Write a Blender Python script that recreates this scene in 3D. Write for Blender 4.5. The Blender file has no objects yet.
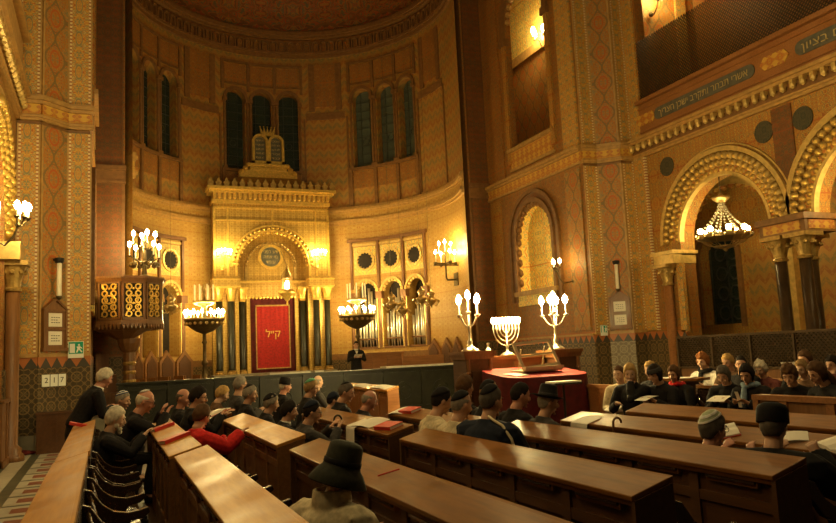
import bpy, bmesh, math, random
from mathutils import Vector, Matrix, Euler
R = math.radians; PI = math.pi; S = bpy.context.scene; COL = S.collection
random.seed(7)
V = Vector

# ------------------------------------------------------------------ mesh builder
ICO = None
def ico():
    global ICO
    if ICO is None:
        b = bmesh.new(); bmesh.ops.create_icosphere(b, subdivisions=1, radius=1)
        b.verts.ensure_lookup_table()
        ICO = ([v.co.copy() for v in b.verts], [[v.index for v in f.verts] for f in b.faces]); b.free()
    return ICO

def FW(O, U, N):
    """flat wall frame: u along the wall, d out of the wall, z up"""
    O = V((O[0], O[1], 0)); U = V((U[0], U[1], 0)).normalized(); N = V((N[0], N[1], 0)).normalized()
    return lambda u, d, z: O + U*u + N*d + V((0, 0, z))
def FC(cx, cy, r):
    """curved wall frame seen from inside: u is arc length from the +Y direction"""
    def f(u, d, z):
        a = u/r; q = r-d
        return V((cx+q*math.sin(a), cy+q*math.cos(a), z))
    return f

class MB:
    def __init__(s): s.v = []; s.f = []; s.uv = []
    def add(s, vs, fs, uv=None):
        b = len(s.v); s.v += [V(p) for p in vs]
        for i, f in enumerate(fs):
            s.f.append([b+k for k in f]); s.uv.append(uv[i] if uv else None)
        return s
    def box(s, x0, x1, y0, y1, z0, z1, M=None):
        vs = [V((x, y, z)) for z in (z0, z1) for y in (y0, y1) for x in (x0, x1)]
        if M is not None: vs = [M @ p for p in vs]
        return s.add(vs, [(0,2,3,1),(4,5,7,6),(0,1,5,4),(2,6,7,3),(0,4,6,2),(1,3,7,5)])
    def fgrid(s, F, q, uo=0, zo=0):
        """quads given in frame coordinates (u,d,z)"""
        for f in q:
            zs = [p[2] for p in f]
            uv = [(p[0]-uo, p[1]) for p in f] if max(zs)-min(zs) < 1e-5 else [(p[0]-uo+p[1], p[2]-zo) for p in f]
            s.add([F(*p) for p in f], [list(range(len(f)))], [uv])
        return s
    def fbox(s, F, u0, u1, d0, d1, z0, z1, n=1, uo=None, zo=0):
        if uo is None: uo = (u0+u1)/2
        q = []
        for i in range(n):
            a = u0+(u1-u0)*i/n; b = u0+(u1-u0)*(i+1)/n
            q += [((a,d1,z0),(b,d1,z0),(b,d1,z1),(a,d1,z1)), ((a,d0,z1),(a,d1,z1),(b,d1,z1),(b,d0,z1)),
                  ((a,d0,z0),(b,d0,z0),(b,d1,z0),(a,d1,z0)), ((a,d0,z0),(a,d0,z1),(b,d0,z1),(b,d0,z0))]
        q += [((u0,d0,z0),(u0,d1,z0),(u0,d1,z1),(u0,d0,z1)), ((u1,d0,z0),(u1,d0,z1),(u1,d1,z1),(u1,d1,z0))]
        return s.fgrid(F, q, uo, zo)
    def fpoly(s, F, pts, d0, d1, uo=0):
        n = len(pts)
        q = [[(u, d1, z) for u, z in pts], [(u, d0, z) for u, z in reversed(pts)]]
        for i in range(n):
            a = pts[i]; b = pts[(i+1) % n]
            q.append([(a[0],d0,a[1]),(b[0],d0,b[1]),(b[0],d1,b[1]),(a[0],d1,a[1])])
        return s.fgrid(F, q, uo)
    def farch(s, F, uc, zs, r0, r1, d0, d1, zb=None, n=24, a0=0, a1=180, uo=None):
        """arch moulding between radii r0 and r1, with straight legs down to zb"""
        if uo is None: uo = uc
        P = lambda a, r: (uc+r*math.cos(R(a)), zs+r*math.sin(R(a)))
        for i in range(n):
            a = a0+(a1-a0)*i/n; b = a0+(a1-a0)*(i+1)/n
            p = [P(a,r0), P(a,r1), P(b,r1), P(b,r0)]
            q = [[(u,d1,z) for u,z in p], [(p[0][0],d0,p[0][1]),(p[0][0],d1,p[0][1]),(p[3][0],d1,p[3][1]),(p[3][0],d0,p[3][1])],
                 [(p[1][0],d0,p[1][1]),(p[2][0],d0,p[2][1]),(p[2][0],d1,p[2][1]),(p[1][0],d1,p[1][1])]]
            s.fgrid(F, q, uo)
        if zb is not None:
            s.fbox(F, uc-r1, uc-r0, d0, d1, zb, zs, uo=uo); s.fbox(F, uc+r0, uc+r1, d0, d1, zb, zs, uo=uo)
        return s
    def wall(s, F, u0, u1, z0, z1, ops=(), th=.3, du=99, uo=0, ends=False):
        """wall front at d=0 with arched openings (uc, width, z bottom, z spring)"""
        q = []
        def strip(a, b, za, zb_):
            m = max(1, int(math.ceil((b-a)/du-1e-6)))
            for i in range(m):
                p = a+(b-a)*i/m; r = a+(b-a)*(i+1)/m
                q.append(((p,0,za),(r,0,za),(r,0,zb_),(p,0,zb_)))
        cur = u0
        for (uc, w, zb, zs) in sorted(ops):
            a, b = uc-w/2, uc+w/2
            if a > cur+1e-6: strip(cur, a, z0, z1)
            if zb > z0+1e-6: strip(a, b, z0, zb)
            r = w/2; n = 16
            pr = [(uc-r*math.cos(PI*i/n), zs+r*math.sin(PI*i/n)) for i in range(n+1)]
            for i in range(n):
                (pa, za), (pb, zb2) = pr[i], pr[i+1]
                q.append(((pa,0,za),(pb,0,zb2),(pb,0,z1),(pa,0,z1)))
                q.append(((pa,0,za),(pa,-th,za),(pb,-th,zb2),(pb,0,zb2)))
            q.append(((a,0,zb),(a,-th,zb),(a,-th,zs),(a,0,zs))); q.append(((b,0,zb),(b,0,zs),(b,-th,zs),(b,-th,zb)))
            if zb > z0+1e-6: q.append(((a,0,zb),(b,0,zb),(b,-th,zb),(a,-th,zb)))
            cur = b
        if cur < u1-1e-6: strip(cur, u1, z0, z1)
        return s.fgrid(F, q, uo)
    def ball(s, c, r, M=None, seg=0):
        if not hasattr(r, '__len__'): r = (r, r, r)
        if seg:
            vs = []; fs = []
            for j in range(1, seg//2):
                t = PI*j/(seg//2)
                for i in range(seg):
                    p = 2*PI*i/seg; vs.append(V((math.sin(t)*math.cos(p), math.sin(t)*math.sin(p), math.cos(t))))
            m = seg//2-1
            for j in range(m-1):
                for i in range(seg):
                    k = (i+1) % seg; fs.append((j*seg+i, (j+1)*seg+i, (j+1)*seg+k, j*seg+k))
            vs += [V((0,0,1)), V((0,0,-1))]
            for i in range(seg):
                k = (i+1) % seg; fs.append((i, k, m*seg)); fs.append(((m-1)*seg+k, (m-1)*seg+i, m*seg+1))
        else: vs, fs = ico()
        c = V(c); out = []
        for p in vs:
            p = V((p.x*r[0], p.y*r[1], p.z*r[2]))
            if M is not None: p = M @ p
            out.append(p+c)
        return s.add(out, fs)
    def tube(s, pts, rad, n=8, side=None, caps=True):
        """swept tube; rad: number or list of r / (ra, rb); side fixes the ra axis"""
        pts = [V(p) for p in pts]; m = len(pts)
        if not hasattr(rad, '__len__'): rad = [rad]*m
        vs = []; fs = []; prev = None
        for i, p in enumerate(pts):
            t = (pts[min(i+1, m-1)]-pts[max(i-1, 0)])
            t = t.normalized() if t.length > 1e-9 else V((0,0,1))
            if side is not None: x = V(side)
            elif prev is None: x = V((1,0,0)) if abs(t.x) < .8 else V((0,1,0))
            else: x = prev
            x = (x-t*x.dot(t))
            if x.length < 1e-6: x = t.orthogonal()
            x.normalize(); y = t.cross(x); prev = x
            ra, rb = rad[i] if hasattr(rad[i], '__len__') else (rad[i], rad[i])
            for k in range(n):
                a = 2*PI*k/n; vs.append(p+x*(ra*math.cos(a))+y*(rb*math.sin(a)))
        for i in range(m-1):
            for k in range(n):
                l = (k+1) % n; fs.append((i*n+k, i*n+l, (i+1)*n+l, (i+1)*n+k))
        if caps:
            ra, rb = rad[0] if hasattr(rad[0], '__len__') else (rad[0],)*2
            fs.append(list(reversed(range(n)))); fs.append([(m-1)*n+k for k in range(n)])
        return s.add(vs, fs)
    def lathe(s, prof, c=(0,0,0), n=16, M=None):
        c = V(c); vs = []; fs = []; m = len(prof)
        for r, z in prof:
            for k in range(n):
                a = 2*PI*k/n; p = V((r*math.cos(a), r*math.sin(a), z))
                vs.append((M @ p if M is not None else p)+c)
        for i in range(m-1):
            for k in range(n):
                l = (k+1) % n; fs.append((i*n+k, i*n+l, (i+1)*n+l, (i+1)*n+k))
        if prof[0][0] > 1e-4: fs.append(list(reversed(range(n))))
        if prof[-1][0] > 1e-4: fs.append([(m-1)*n+k for k in range(n)])
        return s.add(vs, fs)
    def prism(s, pts, vec):
        n = len(pts); pts = [V(p) for p in pts]; vec = V(vec)
        return s.add(pts+[p+vec for p in pts], [list(range(n)), list(reversed(range(n, 2*n)))]+[(i, n+i, n+(i+1) % n, (i+1) % n) for i in range(n)])
    def build(s, name, mat, parent=None, smooth=False, W=False, bevel=0):
        off = V((0,0,0))
        if W and parent is not None:
            p = parent
            while p is not None: off = off+p.location; p = p.parent
        me = bpy.data.meshes.new(name)
        me.from_pydata([tuple(p-off) for p in s.v], [], s.f)
        uvl = me.uv_layers.new(name='UVMap').data
        for i, pl in enumerate(me.polygons):
            u = s.uv[i]
            if u:
                for k, li in enumerate(pl.loop_indices): uvl[li].uv = u[k]
            else:
                n = pl.normal
                for li in pl.loop_indices:
                    co = s.v[me.loops[li].vertex_index]
                    if abs(n.z) > .7: uvl[li].uv = (co.x, co.y)
                    else:
                        l = math.hypot(n.x, n.y) or 1
                        uvl[li].uv = (-co.x*n.y/l+co.y*n.x/l, co.z)
        me.materials.append(mat)
        if smooth: me.polygons.foreach_set('use_smooth', [True]*len(me.polygons))
        o = bpy.data.objects.new(name, me); COL.objects.link(o)
        if parent is not None: o.parent = parent
        if bevel:
            m = o.modifiers.new('b', 'BEVEL'); m.width = bevel; m.segments = 2; m.limit_method = 'ANGLE'; m.angle_limit = R(40)
        return o

def tag(o, label=None, cat=None, group=None, kind=None):
    if label: o['label'] = label
    if cat: o['category'] = cat
    if group: o['group'] = group
    if kind: o['kind'] = kind
    return o
def empty(name, loc=(0,0,0), rz=0, label=None, cat=None, group=None):
    o = bpy.data.objects.new(name, None); o.empty_display_size = .1; COL.objects.link(o)
    o.location = loc; o.rotation_euler = (0,0,rz)
    return tag(o, label, cat, group)
def st(name, mb, mat, label=None, parent=None, smooth=False, bevel=0):
    o = mb.build(name, mat, parent, smooth, bevel=bevel)
    if parent is None: tag(o, kind='structure', label=label)
    return o
def copy_tree(o, parent=None):
    c = o.copy(); COL.objects.link(c)
    if parent is not None: c.parent = parent
    for ch in list(o.children): copy_tree(ch, c)
    return c
def dup(o, loc, rz=0, label=None, group=None):
    c = copy_tree(o); c.location = loc; c.rotation_euler = (0,0,rz)
    return tag(c, label, None, group)

HEB = 0x590, 0x5FF
def text(name, s, mat, O, U, Nn, size, parent=None, depth=.004, align='CENTER', maxw=None):
    """flat lettering on a surface; Hebrew runs right to left"""
    s = '\n'.join(l[::-1] if any(HEB[0] <= ord(c) <= HEB[1] for c in l) else l for l in s.split('\n'))
    cu = bpy.data.curves.new(name, 'FONT'); cu.body = s; cu.size = size; cu.align_x = align; cu.align_y = 'CENTER'; cu.extrude = depth/2
    t = bpy.data.objects.new(name+'_src', cu); COL.objects.link(t)
    dg = bpy.context.evaluated_depsgraph_get()
    me = bpy.data.meshes.new_from_object(t.evaluated_get(dg)); bpy.data.objects.remove(t); bpy.data.curves.remove(cu)
    me.name = name
    U = V(U).normalized(); Nn = V(Nn).normalized(); Z = Nn.cross(U); O = V(O)
    k = 1
    if maxw and me.vertices:
        w = max(v.co.x for v in me.vertices)-min(v.co.x for v in me.vertices)
        k = maxw/w if w > 0 else 1
    off = V((0,0,0)); p = parent
    while p is not None: off = off+p.location; p = p.parent
    for v in me.vertices: v.co = O+U*(v.co.x*k)+Z*v.co.y+Nn*v.co.z-off
    me.materials.clear(); me.materials.append(mat)
    o = bpy.data.objects.new(name, me); COL.objects.link(o)
    if parent is not None: o.parent = parent
    return o

# ------------------------------------------------------------------ materials
class NT:
    def __init__(s, name):
        s.m = bpy.data.materials.new(name); s.m.use_nodes = True; s.t = s.m.node_tree; s.b = s.t.nodes['Principled BSDF']
    def n(s, ty, **k):
        x = s.t.nodes.new(ty)
        for a, b in k.items(): setattr(x, a, b)
        return x
    def l(s, a, b): s.t.links.new(a, b)
    def math(s, op, a, b=None, c=None):
        x = s.n('ShaderNodeMath', operation=op)
        for i, q in enumerate((a, b, c)):
            if q is None: continue
            if isinstance(q, (int, float)): x.inputs[i].default_value = q
            else: s.l(q, x.inputs[i])
        return x.outputs[0]
    def uv(s):
        c = s.n('ShaderNodeTexCoord'); x = s.n('ShaderNodeSeparateXYZ'); s.l(c.outputs['UV'], x.inputs[0])
        return x.outputs[0], x.outputs[1]
    def comb(s, a, b, c=0):
        x = s.n('ShaderNodeCombineXYZ')
        for i, q in enumerate((a, b, c)):
            if isinstance(q, (int, float)): x.inputs[i].default_value = q
            else: s.l(q, x.inputs[i])
        return x.outputs[0]
    def noise(s, vec, scale, detail=2, dist=0, rough=.5):
        x = s.n('ShaderNodeTexNoise'); x.inputs['Scale'].default_value = scale; x.inputs['Detail'].default_value = detail
        x.inputs['Distortion'].default_value = dist; x.inputs['Roughness'].default_value = rough
        if vec is not None: s.l(vec, x.inputs['Vector'])
        return x.outputs[0]
    def ramp(s, fac, stops, const=True):
        x = s.n('ShaderNodeValToRGB'); r = x.color_ramp; r.interpolation = 'CONSTANT' if const else 'LINEAR'
        while len(r.elements) < len(stops): r.elements.new(.5)
        for e, (p, c) in zip(r.elements, stops): e.position = p; e.color = (*c, 1)
        s.l(fac, x.inputs[0]); return x.outputs[0]
    def mix(s, fac, a, b, mode='MIX'):
        x = s.n('ShaderNodeMix', data_type='RGBA', blend_type=mode)
        for q, i in ((fac, 0), (a, 6), (b, 7)):
            if isinstance(q, (int, float)): x.inputs[i].default_value = q
            elif isinstance(q, tuple): x.inputs[i].default_value = (*q, 1)
            else: s.l(q, x.inputs[i])
        return x.outputs[2]
    def out(s, col=None, rough=.6, metal=0., spec=.4):
        if col is not None:
            if isinstance(col, tuple): s.b.inputs['Base Color'].default_value = (*col, 1)
            else: s.l(col, s.b.inputs['Base Color'])
        s.b.inputs['Roughness'].default_value = rough; s.b.inputs['Metallic'].default_value = metal
        s.b.inputs['Specular IOR Level'].default_value = spec
        return s.m

def plain(name, c, rough=.6, metal=0., var=.25, scale=8, spec=.4):
    t = NT(name); co = t.n('ShaderNodeTexCoord')
    f = t.noise(co.outputs['Object'], scale, 3)
    a = tuple(x*(1-var) for x in c); b = tuple(min(1, x*(1+var)) for x in c)
    return t.out(t.ramp(f, [(.3, a), (.7, b)], False), rough, metal, spec)

def damask(name, cols, w=.6, h=.9, scale=3.2, dist=1.2, seed=0, rough=.55, metal=0., rows=True, tint=.25, mode='lozenge'):
    """painted arabesque: mirrored noise repeated as tiles w by h metres"""
    t = NT(name); u, v = t.uv()
    x = t.math('PINGPONG', t.math('DIVIDE', u, w), .5)
    y = t.math('PINGPONG', t.math('DIVIDE', v, h), .5)
    # alternate motif: lozenge outline over the mirrored scrolls
    f = t.noise(t.comb(t.math('MULTIPLY', x, w*2.2), t.math('MULTIPLY', y, h*2.2), seed), scale, 1.5, dist)
    n = len(cols); lo, hi = .30, .70
    c = t.ramp(f, [(0 if i == 0 else lo+(hi-lo)*i/n, cols[i]) for i in range(n)])
    loz = t.math('ADD', t.math('MULTIPLY', x, 2), t.math('MULTIPLY', y, 2))
    if mode == 'ogee':
        og = t.math('MULTIPLY', t.math('ADD', t.math('COSINE', t.math('MULTIPLY', v, 2*PI/h)), 1), .42)
        c = t.mix(t.math('LESS_THAN', t.math('ABSOLUTE', t.math('SUBTRACT', t.math('MULTIPLY', x, 2), og)), .085), c, cols[-1])
        og = t.math('SUBTRACT', .84, og)
        c = t.mix(t.math('LESS_THAN', t.math('ABSOLUTE', t.math('SUBTRACT', t.math('MULTIPLY', x, 2), og)), .05), c, cols[2])
    if mode == 'lozenge':
        ln = t.math('LESS_THAN', t.math('ABSOLUTE', t.math('SUBTRACT', loz, 1.0)), .06)
        c = t.mix(ln, c, tuple(.5*(p+q) for p, q in zip(cols[-1], cols[0])))
    ln2 = t.math('LESS_THAN', t.math('ABSOLUTE', t.math('SUBTRACT', t.math('SQRT', t.math('ADD', t.math('MULTIPLY', x, x), t.math('MULTIPLY', y, y))), .2)), .028)
    c = t.mix(ln2, c, cols[0])
    if rows:
        b = t.math('LESS_THAN', t.math('FRACT', t.math('DIVIDE', v, h*2)), .02)
        c = t.mix(b, c, cols[-1])
    d = t.noise(t.comb(u, v, seed+3), 1.3, 3)
    c = t.mix(tint, c, t.ramp(d, [(.3, tuple(q*.5 for q in cols[1])), (.7, cols[-1])], False), 'MIX')
    return t.out(c, rough, metal)

def chevron(name, cols, w=.42, h=.32, rough=.6):
    t = NT(name); u, v = t.uv()
    z = t.math('MULTIPLY', t.math('PINGPONG', t.math('DIVIDE', u, w), .5), .7)
    r = t.math('FRACT', t.math('ADD', t.math('DIVIDE', v, h*2), z))
    n = len(cols); c = t.ramp(r, [(i/n, cols[i]) for i in range(n)])
    x = t.math('PINGPONG', t.math('DIVIDE', u, w/2), .5); y = t.math('PINGPONG', t.math('DIVIDE', v, h/2), .5)
    f = t.noise(t.comb(x, y, 5), 4, 1, .8)
    c = t.mix(t.math('MULTIPLY', t.math('GREATER_THAN', f, .54), .75), c, cols[0])
    d = t.noise(t.comb(u, v, 3), 1.1, 3)
    c = t.mix(.3, c, t.ramp(d, [(.3, cols[-1]), (.7, cols[0])], False))
    return t.out(c, rough)

def quatre(name, cols, w=.36, rough=.45):
    """encaustic tile dado: rings, crosses and small flowers"""
    t = NT(name); u, v = t.uv()
    x = t.math('PINGPONG', t.math('DIVIDE', u, w), .5); y = t.math('PINGPONG', t.math('DIVIDE', v, w), .5)
    rr = t.math('SQRT', t.math('ADD', t.math('MULTIPLY', x, x), t.math('MULTIPLY', y, y)))
    c = t.ramp(rr, [(0, cols[3]), (.05, cols[0]), (.13, cols[2]), (.20, cols[0]), (.31, cols[1]), (.40, cols[0]), (.6, cols[2])])
    cr = t.math('LESS_THAN', t.math('ABSOLUTE', t.math('SUBTRACT', x, y)), .035)
    c = t.mix(cr, c, cols[1])
    ax = t.math('LESS_THAN', t.math('MINIMUM', x, y), .03)
    c = t.mix(t.math('MULTIPLY', ax, .8), c, cols[2])
    return t.out(c, rough)

def zigzag(name, a, b, z0, z1, w=.28):
    t = NT(name); u, v = t.uv()
    q = t.math('MULTIPLY', t.math('PINGPONG', t.math('DIVIDE', u, w), .5), 2)
    r = t.math('DIVIDE', t.math('SUBTRACT', v, z0), z1-z0)
    return t.out(t.mix(t.math('GREATER_THAN', r, q), b, a), .5)

def beads(name, a, b, w=.085):
    t = NT(name); u, v = t.uv()
    g = t.math('LESS_THAN', t.math('ABSOLUTE', t.math('SUBTRACT', t.math('FRACT', t.math('DIVIDE', v, w)), .5)), .28)
    return t.out(t.mix(g, b, a), .5)

def wood(name, c1, c2, rough=.35, axis=1, scale=3.2, spec=.5, coat=0):
    t = NT(name); co = t.n('ShaderNodeTexCoord'); mp = t.n('ShaderNodeMapping')
    sc = [9, 9, 9]; sc[axis] = .8; mp.inputs['Scale'].default_value = sc
    t.l(co.outputs['Object'], mp.inputs['Vector'])
    f = t.noise(mp.outputs[0], scale, 3, 0, .55)
    w2 = t.noise(co.outputs['Object'], 2.3, 3)
    c = t.ramp(f, [(.28, c1), (.62, c2)], False)
    c = t.mix(.35, c, t.ramp(w2, [(.3, c1), (.7, c2)], False))
    m = t.out(c, rough, 0, spec)
    rr = t.n('ShaderNodeMapRange'); rr.inputs[1].default_value = .3; rr.inputs[2].default_value = .7
    rr.inputs[3].default_value = rough*.75; rr.inputs[4].default_value = min(1, rough*1.4)
    t.l(w2, rr.inputs[0]); t.l(rr.outputs[0], t.b.inputs['Roughness'])
    if coat: t.b.inputs['Coat Weight'].default_value = coat; t.b.inputs['Coat Roughness'].default_value = .22
    return m

def glow(name, c, s):
    t = NT(name); t.b.inputs['Emission Color'].default_value = (*c, 1); t.b.inputs['Emission Strength'].default_value = s
    return t.out((.9, .8, .6), .4)

GO = (.62, .36, .055); OC = (.48, .23, .035); RU = (.46, .10, .016); TE = (.20, .20, .10); DK = (.13, .055, .014); CR = (.66, .48, .18)
M = dict(
    pier=damask('painted_pier_arabesque', [RU, OC, (.40,.15,.02), TE, OC, RU, (.20,.13,.045)], .62, .95, 5.6, 1.0, 1, rows=False, tint=.10, mode='ogee'),
    pier2=damask('painted_pier_scrolls', [TE, GO, RU, GO, (.55,.2,.03), TE, (.55,.38,.12)], .34, .80, 6.4, 1.0, 4, rows=False, tint=.12, mode='free'),
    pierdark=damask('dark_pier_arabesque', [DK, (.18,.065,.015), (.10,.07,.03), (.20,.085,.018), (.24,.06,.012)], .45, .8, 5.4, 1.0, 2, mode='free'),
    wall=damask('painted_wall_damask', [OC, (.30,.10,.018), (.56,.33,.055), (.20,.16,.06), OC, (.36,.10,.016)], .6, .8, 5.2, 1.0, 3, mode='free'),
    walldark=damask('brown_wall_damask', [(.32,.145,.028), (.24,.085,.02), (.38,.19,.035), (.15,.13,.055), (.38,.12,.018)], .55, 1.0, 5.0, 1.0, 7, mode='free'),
    apse=chevron('apse_chevron', [(.40,.20,.04), (.30,.09,.018), (.34,.17,.035), (.20,.15,.05)]),
    apselow=damask('apse_lower_damask', [(.52,.33,.08), (.44,.23,.045), (.56,.37,.10), (.40,.18,.035)], .4, .5, 3.6, 1.1, 8, mode='free'),
    band=damask('cornice_band', [RU, OC, (.4,.12,.04), GO], .3, .3, 3., .8, 5),
    trim=plain('ochre_trim', (.42,.24,.07), .5, var=.2), trimd=plain('brown_trim', (.20,.095,.03), .5, var=.2),
    trimg=plain('gilt_trim', (.62,.42,.13), .38, .35, .2),
    bead=beads('dotted_border', (.72,.56,.28), (.34,.13,.04)),
    dado=quatre('tile_dado', [(.06,.04,.018), (.20,.125,.045), (.12,.085,.035), (.26,.06,.02)], .30),
    dadol=quatre('pale_tile_dado', [(.16,.115,.06), (.30,.24,.14), (.23,.18,.10), (.28,.14,.07)], .3),
    zig=zigzag('triangle_frieze', (.40,.13,.035), (.06,.05,.035), 1.72, 1.94),
    marble=plain('grey_marble', (.22,.19,.13), .4, var=.3, scale=3),
    green=plain('dark_green_marble', (.020,.019,.010), .4, var=.35, scale=5),
    dome=damask('dome_painting', [(.18,.075,.018), (.34,.075,.015), (.12,.10,.045), (.30,.14,.025), (.34,.07,.012), (.14,.06,.015)], 2.6, 2.2, 1.5, 1.2, 6, tint=.1, mode='free'),
    gold=plain('gilding', (.74,.48,.11), .34, .6, .2, 12),
    goldp=damask('gilded_relief', [(.66,.43,.10), (.42,.24,.045), (.74,.50,.13), (.36,.20,.04)], .26, .3, 5.5, 1.0, 9, .42, .4, mode='free'),
    goldd=plain('dull_gilding', (.42,.27,.08), .42, .5, .25, 12),
    niche=damask('yellow_geometric_painting', [(.85,.62,.14), (.85,.56,.10), (.42,.42,.18), (.88,.66,.18), (.62,.27,.05)], 1.1, 1.1, 2.6, .7, 10, mode='lozenge', tint=.08),
    glassd=damask('dark_stained_glass', [(.012,.02,.018), (.03,.045,.038), (.018,.03,.026), (.05,.06,.04)], .24, .3, 5, .4, 11, .25, rows=False, tint=0),
    glasst=damask('lit_teal_stained_glass', [(.05,.07,.055), (.10,.125,.10), (.07,.095,.075), (.14,.16,.12)], .24, .3, 5, .4, 11, .25, rows=False, tint=0),  # paler copy of the dark glass, dusk light put into its colour
    roundel=damask('dark_roundel', [(.03,.028,.018), (.07,.06,.03), (.045,.045,.028), (.09,.07,.03)], .3, .3, 5, .5, 12, rows=False, tint=.1),
    colw=plain('dark_column_marble', (.05,.028,.013), .3, var=.4, scale=4), lead=plain('dark_lattice', (.05,.055,.045), .5),
    dark=plain('dark_recess', (.02,.014,.008), .8),  # near-black colour standing in for shade in holes and recesses
    grille=plain('bronze_grille', (.075,.045,.02), .45, .3),
    red=plain('red_velvet', (.34,.010,.008), .75, var=.3, scale=14), redd=plain('dark_red_velvet', (.085,.004,.004), .8, var=.3),
    redb=plain('red_book_cover', (.62,.045,.03), .45, var=.1), paper=plain('white_paper', (.78,.72,.60), .7, var=.05),
    desk=wood('varnished_desk_wood', (.125,.044,.006), (.26,.098,.012), .38, 1, spec=.35, coat=.06),
    deskl=wood('lamplit_honey_desk_wood', (.40,.155,.016), (.58,.255,.028), .40, 1, coat=.08),  # paler copy of the desk wood, lamp glare put into its colour
    deskm=wood('brown_desk_front_wood', (.13,.05,.012), (.24,.105,.026), .42, 1),
    deskd=wood('dark_desk_front_wood', (.055,.02,.006), (.105,.04,.010), .45, 1),
    seat=wood('dark_polished_seat_wood', (.02,.010,.005), (.045,.02,.009), .22, 1, coat=.5),
    paleoak=wood('greyed_pale_wood', (.26,.19,.10), (.40,.30,.17), .45, 0),
    oak=wood('carved_brown_wood', (.13,.055,.017), (.23,.10,.03), .42, 2),
    oakr=wood('reddish_panel_wood', (.20,.075,.02), (.34,.14,.04), .42, 0),
    bronze=plain('dark_bronze', (.13,.095,.045), .38, .7), brass=plain('aged_brass', (.55,.40,.17), .32, .8),
    silver=plain('tarnished_silver', (.6,.52,.38), .3, .85), pipe=plain('tin_organ_pipe', (.72,.66,.52), .28, .75, .08),
    black=plain('black_cap', (.012,.011,.010), .6), candle=plain('candle_tube', (.86,.78,.60), .5, var=.05),
    signg=plain('exit_green', (.0,.30,.17), .5, var=.03), signw=plain('sign_white', (.78,.78,.70), .5, var=.03),
    ink=plain('dark_ink', (.05,.04,.03), .6), inscr=plain('inscription_slate', (.10,.095,.07), .5),
    letter=plain('gilt_lettering', (.55,.42,.18), .4, .3),
    bulb=glow('lit_bulb', (1., .75, .29), 190), bulbg=glow('lit_globe', (1., .75, .29), 60), bulbh=glow('bright_lit_bulb', (1., .75, .29), 340), tealight=glow('small_lamp', (1., .70, .38), 25),
)
# ------------------------------------------------------------------ the setting
XC = 6.41; XL, XR = -.34, 13.12; ZT = 20.0
mx = lambda x: 2*XC-x

# floors
def floor_mat():
    t = NT('inlaid_marble_floor'); co = t.n('ShaderNodeTexCoord'); x = t.n('ShaderNodeSeparateXYZ'); t.l(co.outputs['Object'], x.inputs[0])
    X, Y = x.outputs[0], x.outputs[1]
    no = t.noise(co.outputs['Object'], 6, 4)
    gr = t.ramp(no, [(.3, (.07,.08,.05)), (.7, (.14,.14,.09))], False)
    cr = t.ramp(no, [(.3, (.50,.47,.37)), (.7, (.64,.60,.47))], False)
    rd = t.ramp(no, [(.3, (.24,.06,.03)), (.7, (.34,.10,.05))], False)
    yy = t.math('FRACT', t.math('DIVIDE', Y, .78))
    cell = t.mix(t.math('LESS_THAN', yy, .14), cr, gr)
    inr = t.math('MULTIPLY', t.math('GREATER_THAN', yy, .36), t.math('LESS_THAN', yy, .80))
    inx = t.math('MULTIPLY', t.math('GREATER_THAN', X, -1.06), t.math('LESS_THAN', X, -.86))
    cell = t.mix(t.math('MULTIPLY', inr, inx), cell, rd)
    c = t.mix(t.math('GREATER_THAN', X, -1.2), gr, cell)
    band = t.math('MULTIPLY', t.math('GREATER_THAN', X, -1.62), t.math('LESS_THAN', X, -1.36))
    c = t.mix(band, c, cr)
    c = t.mix(t.math('GREATER_THAN', X, -.45), c, t.ramp(no, [(.3, (.05,.025,.012)), (.7, (.085,.045,.02))], False))
    return t.out(c, .35)
st('floor', MB().box(-6, 20, -4, 34, -.12, 0), floor_mat(), 'nave floor with inlaid white, red and green marble aisle')
st('floor_chancel', MB().box(XL, XR, 20.0, 33, 0, .45), M['marble'], 'raised chancel floor')
st('floor_platform', MB().box(5.0, 8.9, 10.4, 14.6, 0, .35).box(4.7, 5.0, 10.4, 14.6, 0, .18), M['oak'], 'low wooden platform under the reading table')

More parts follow.
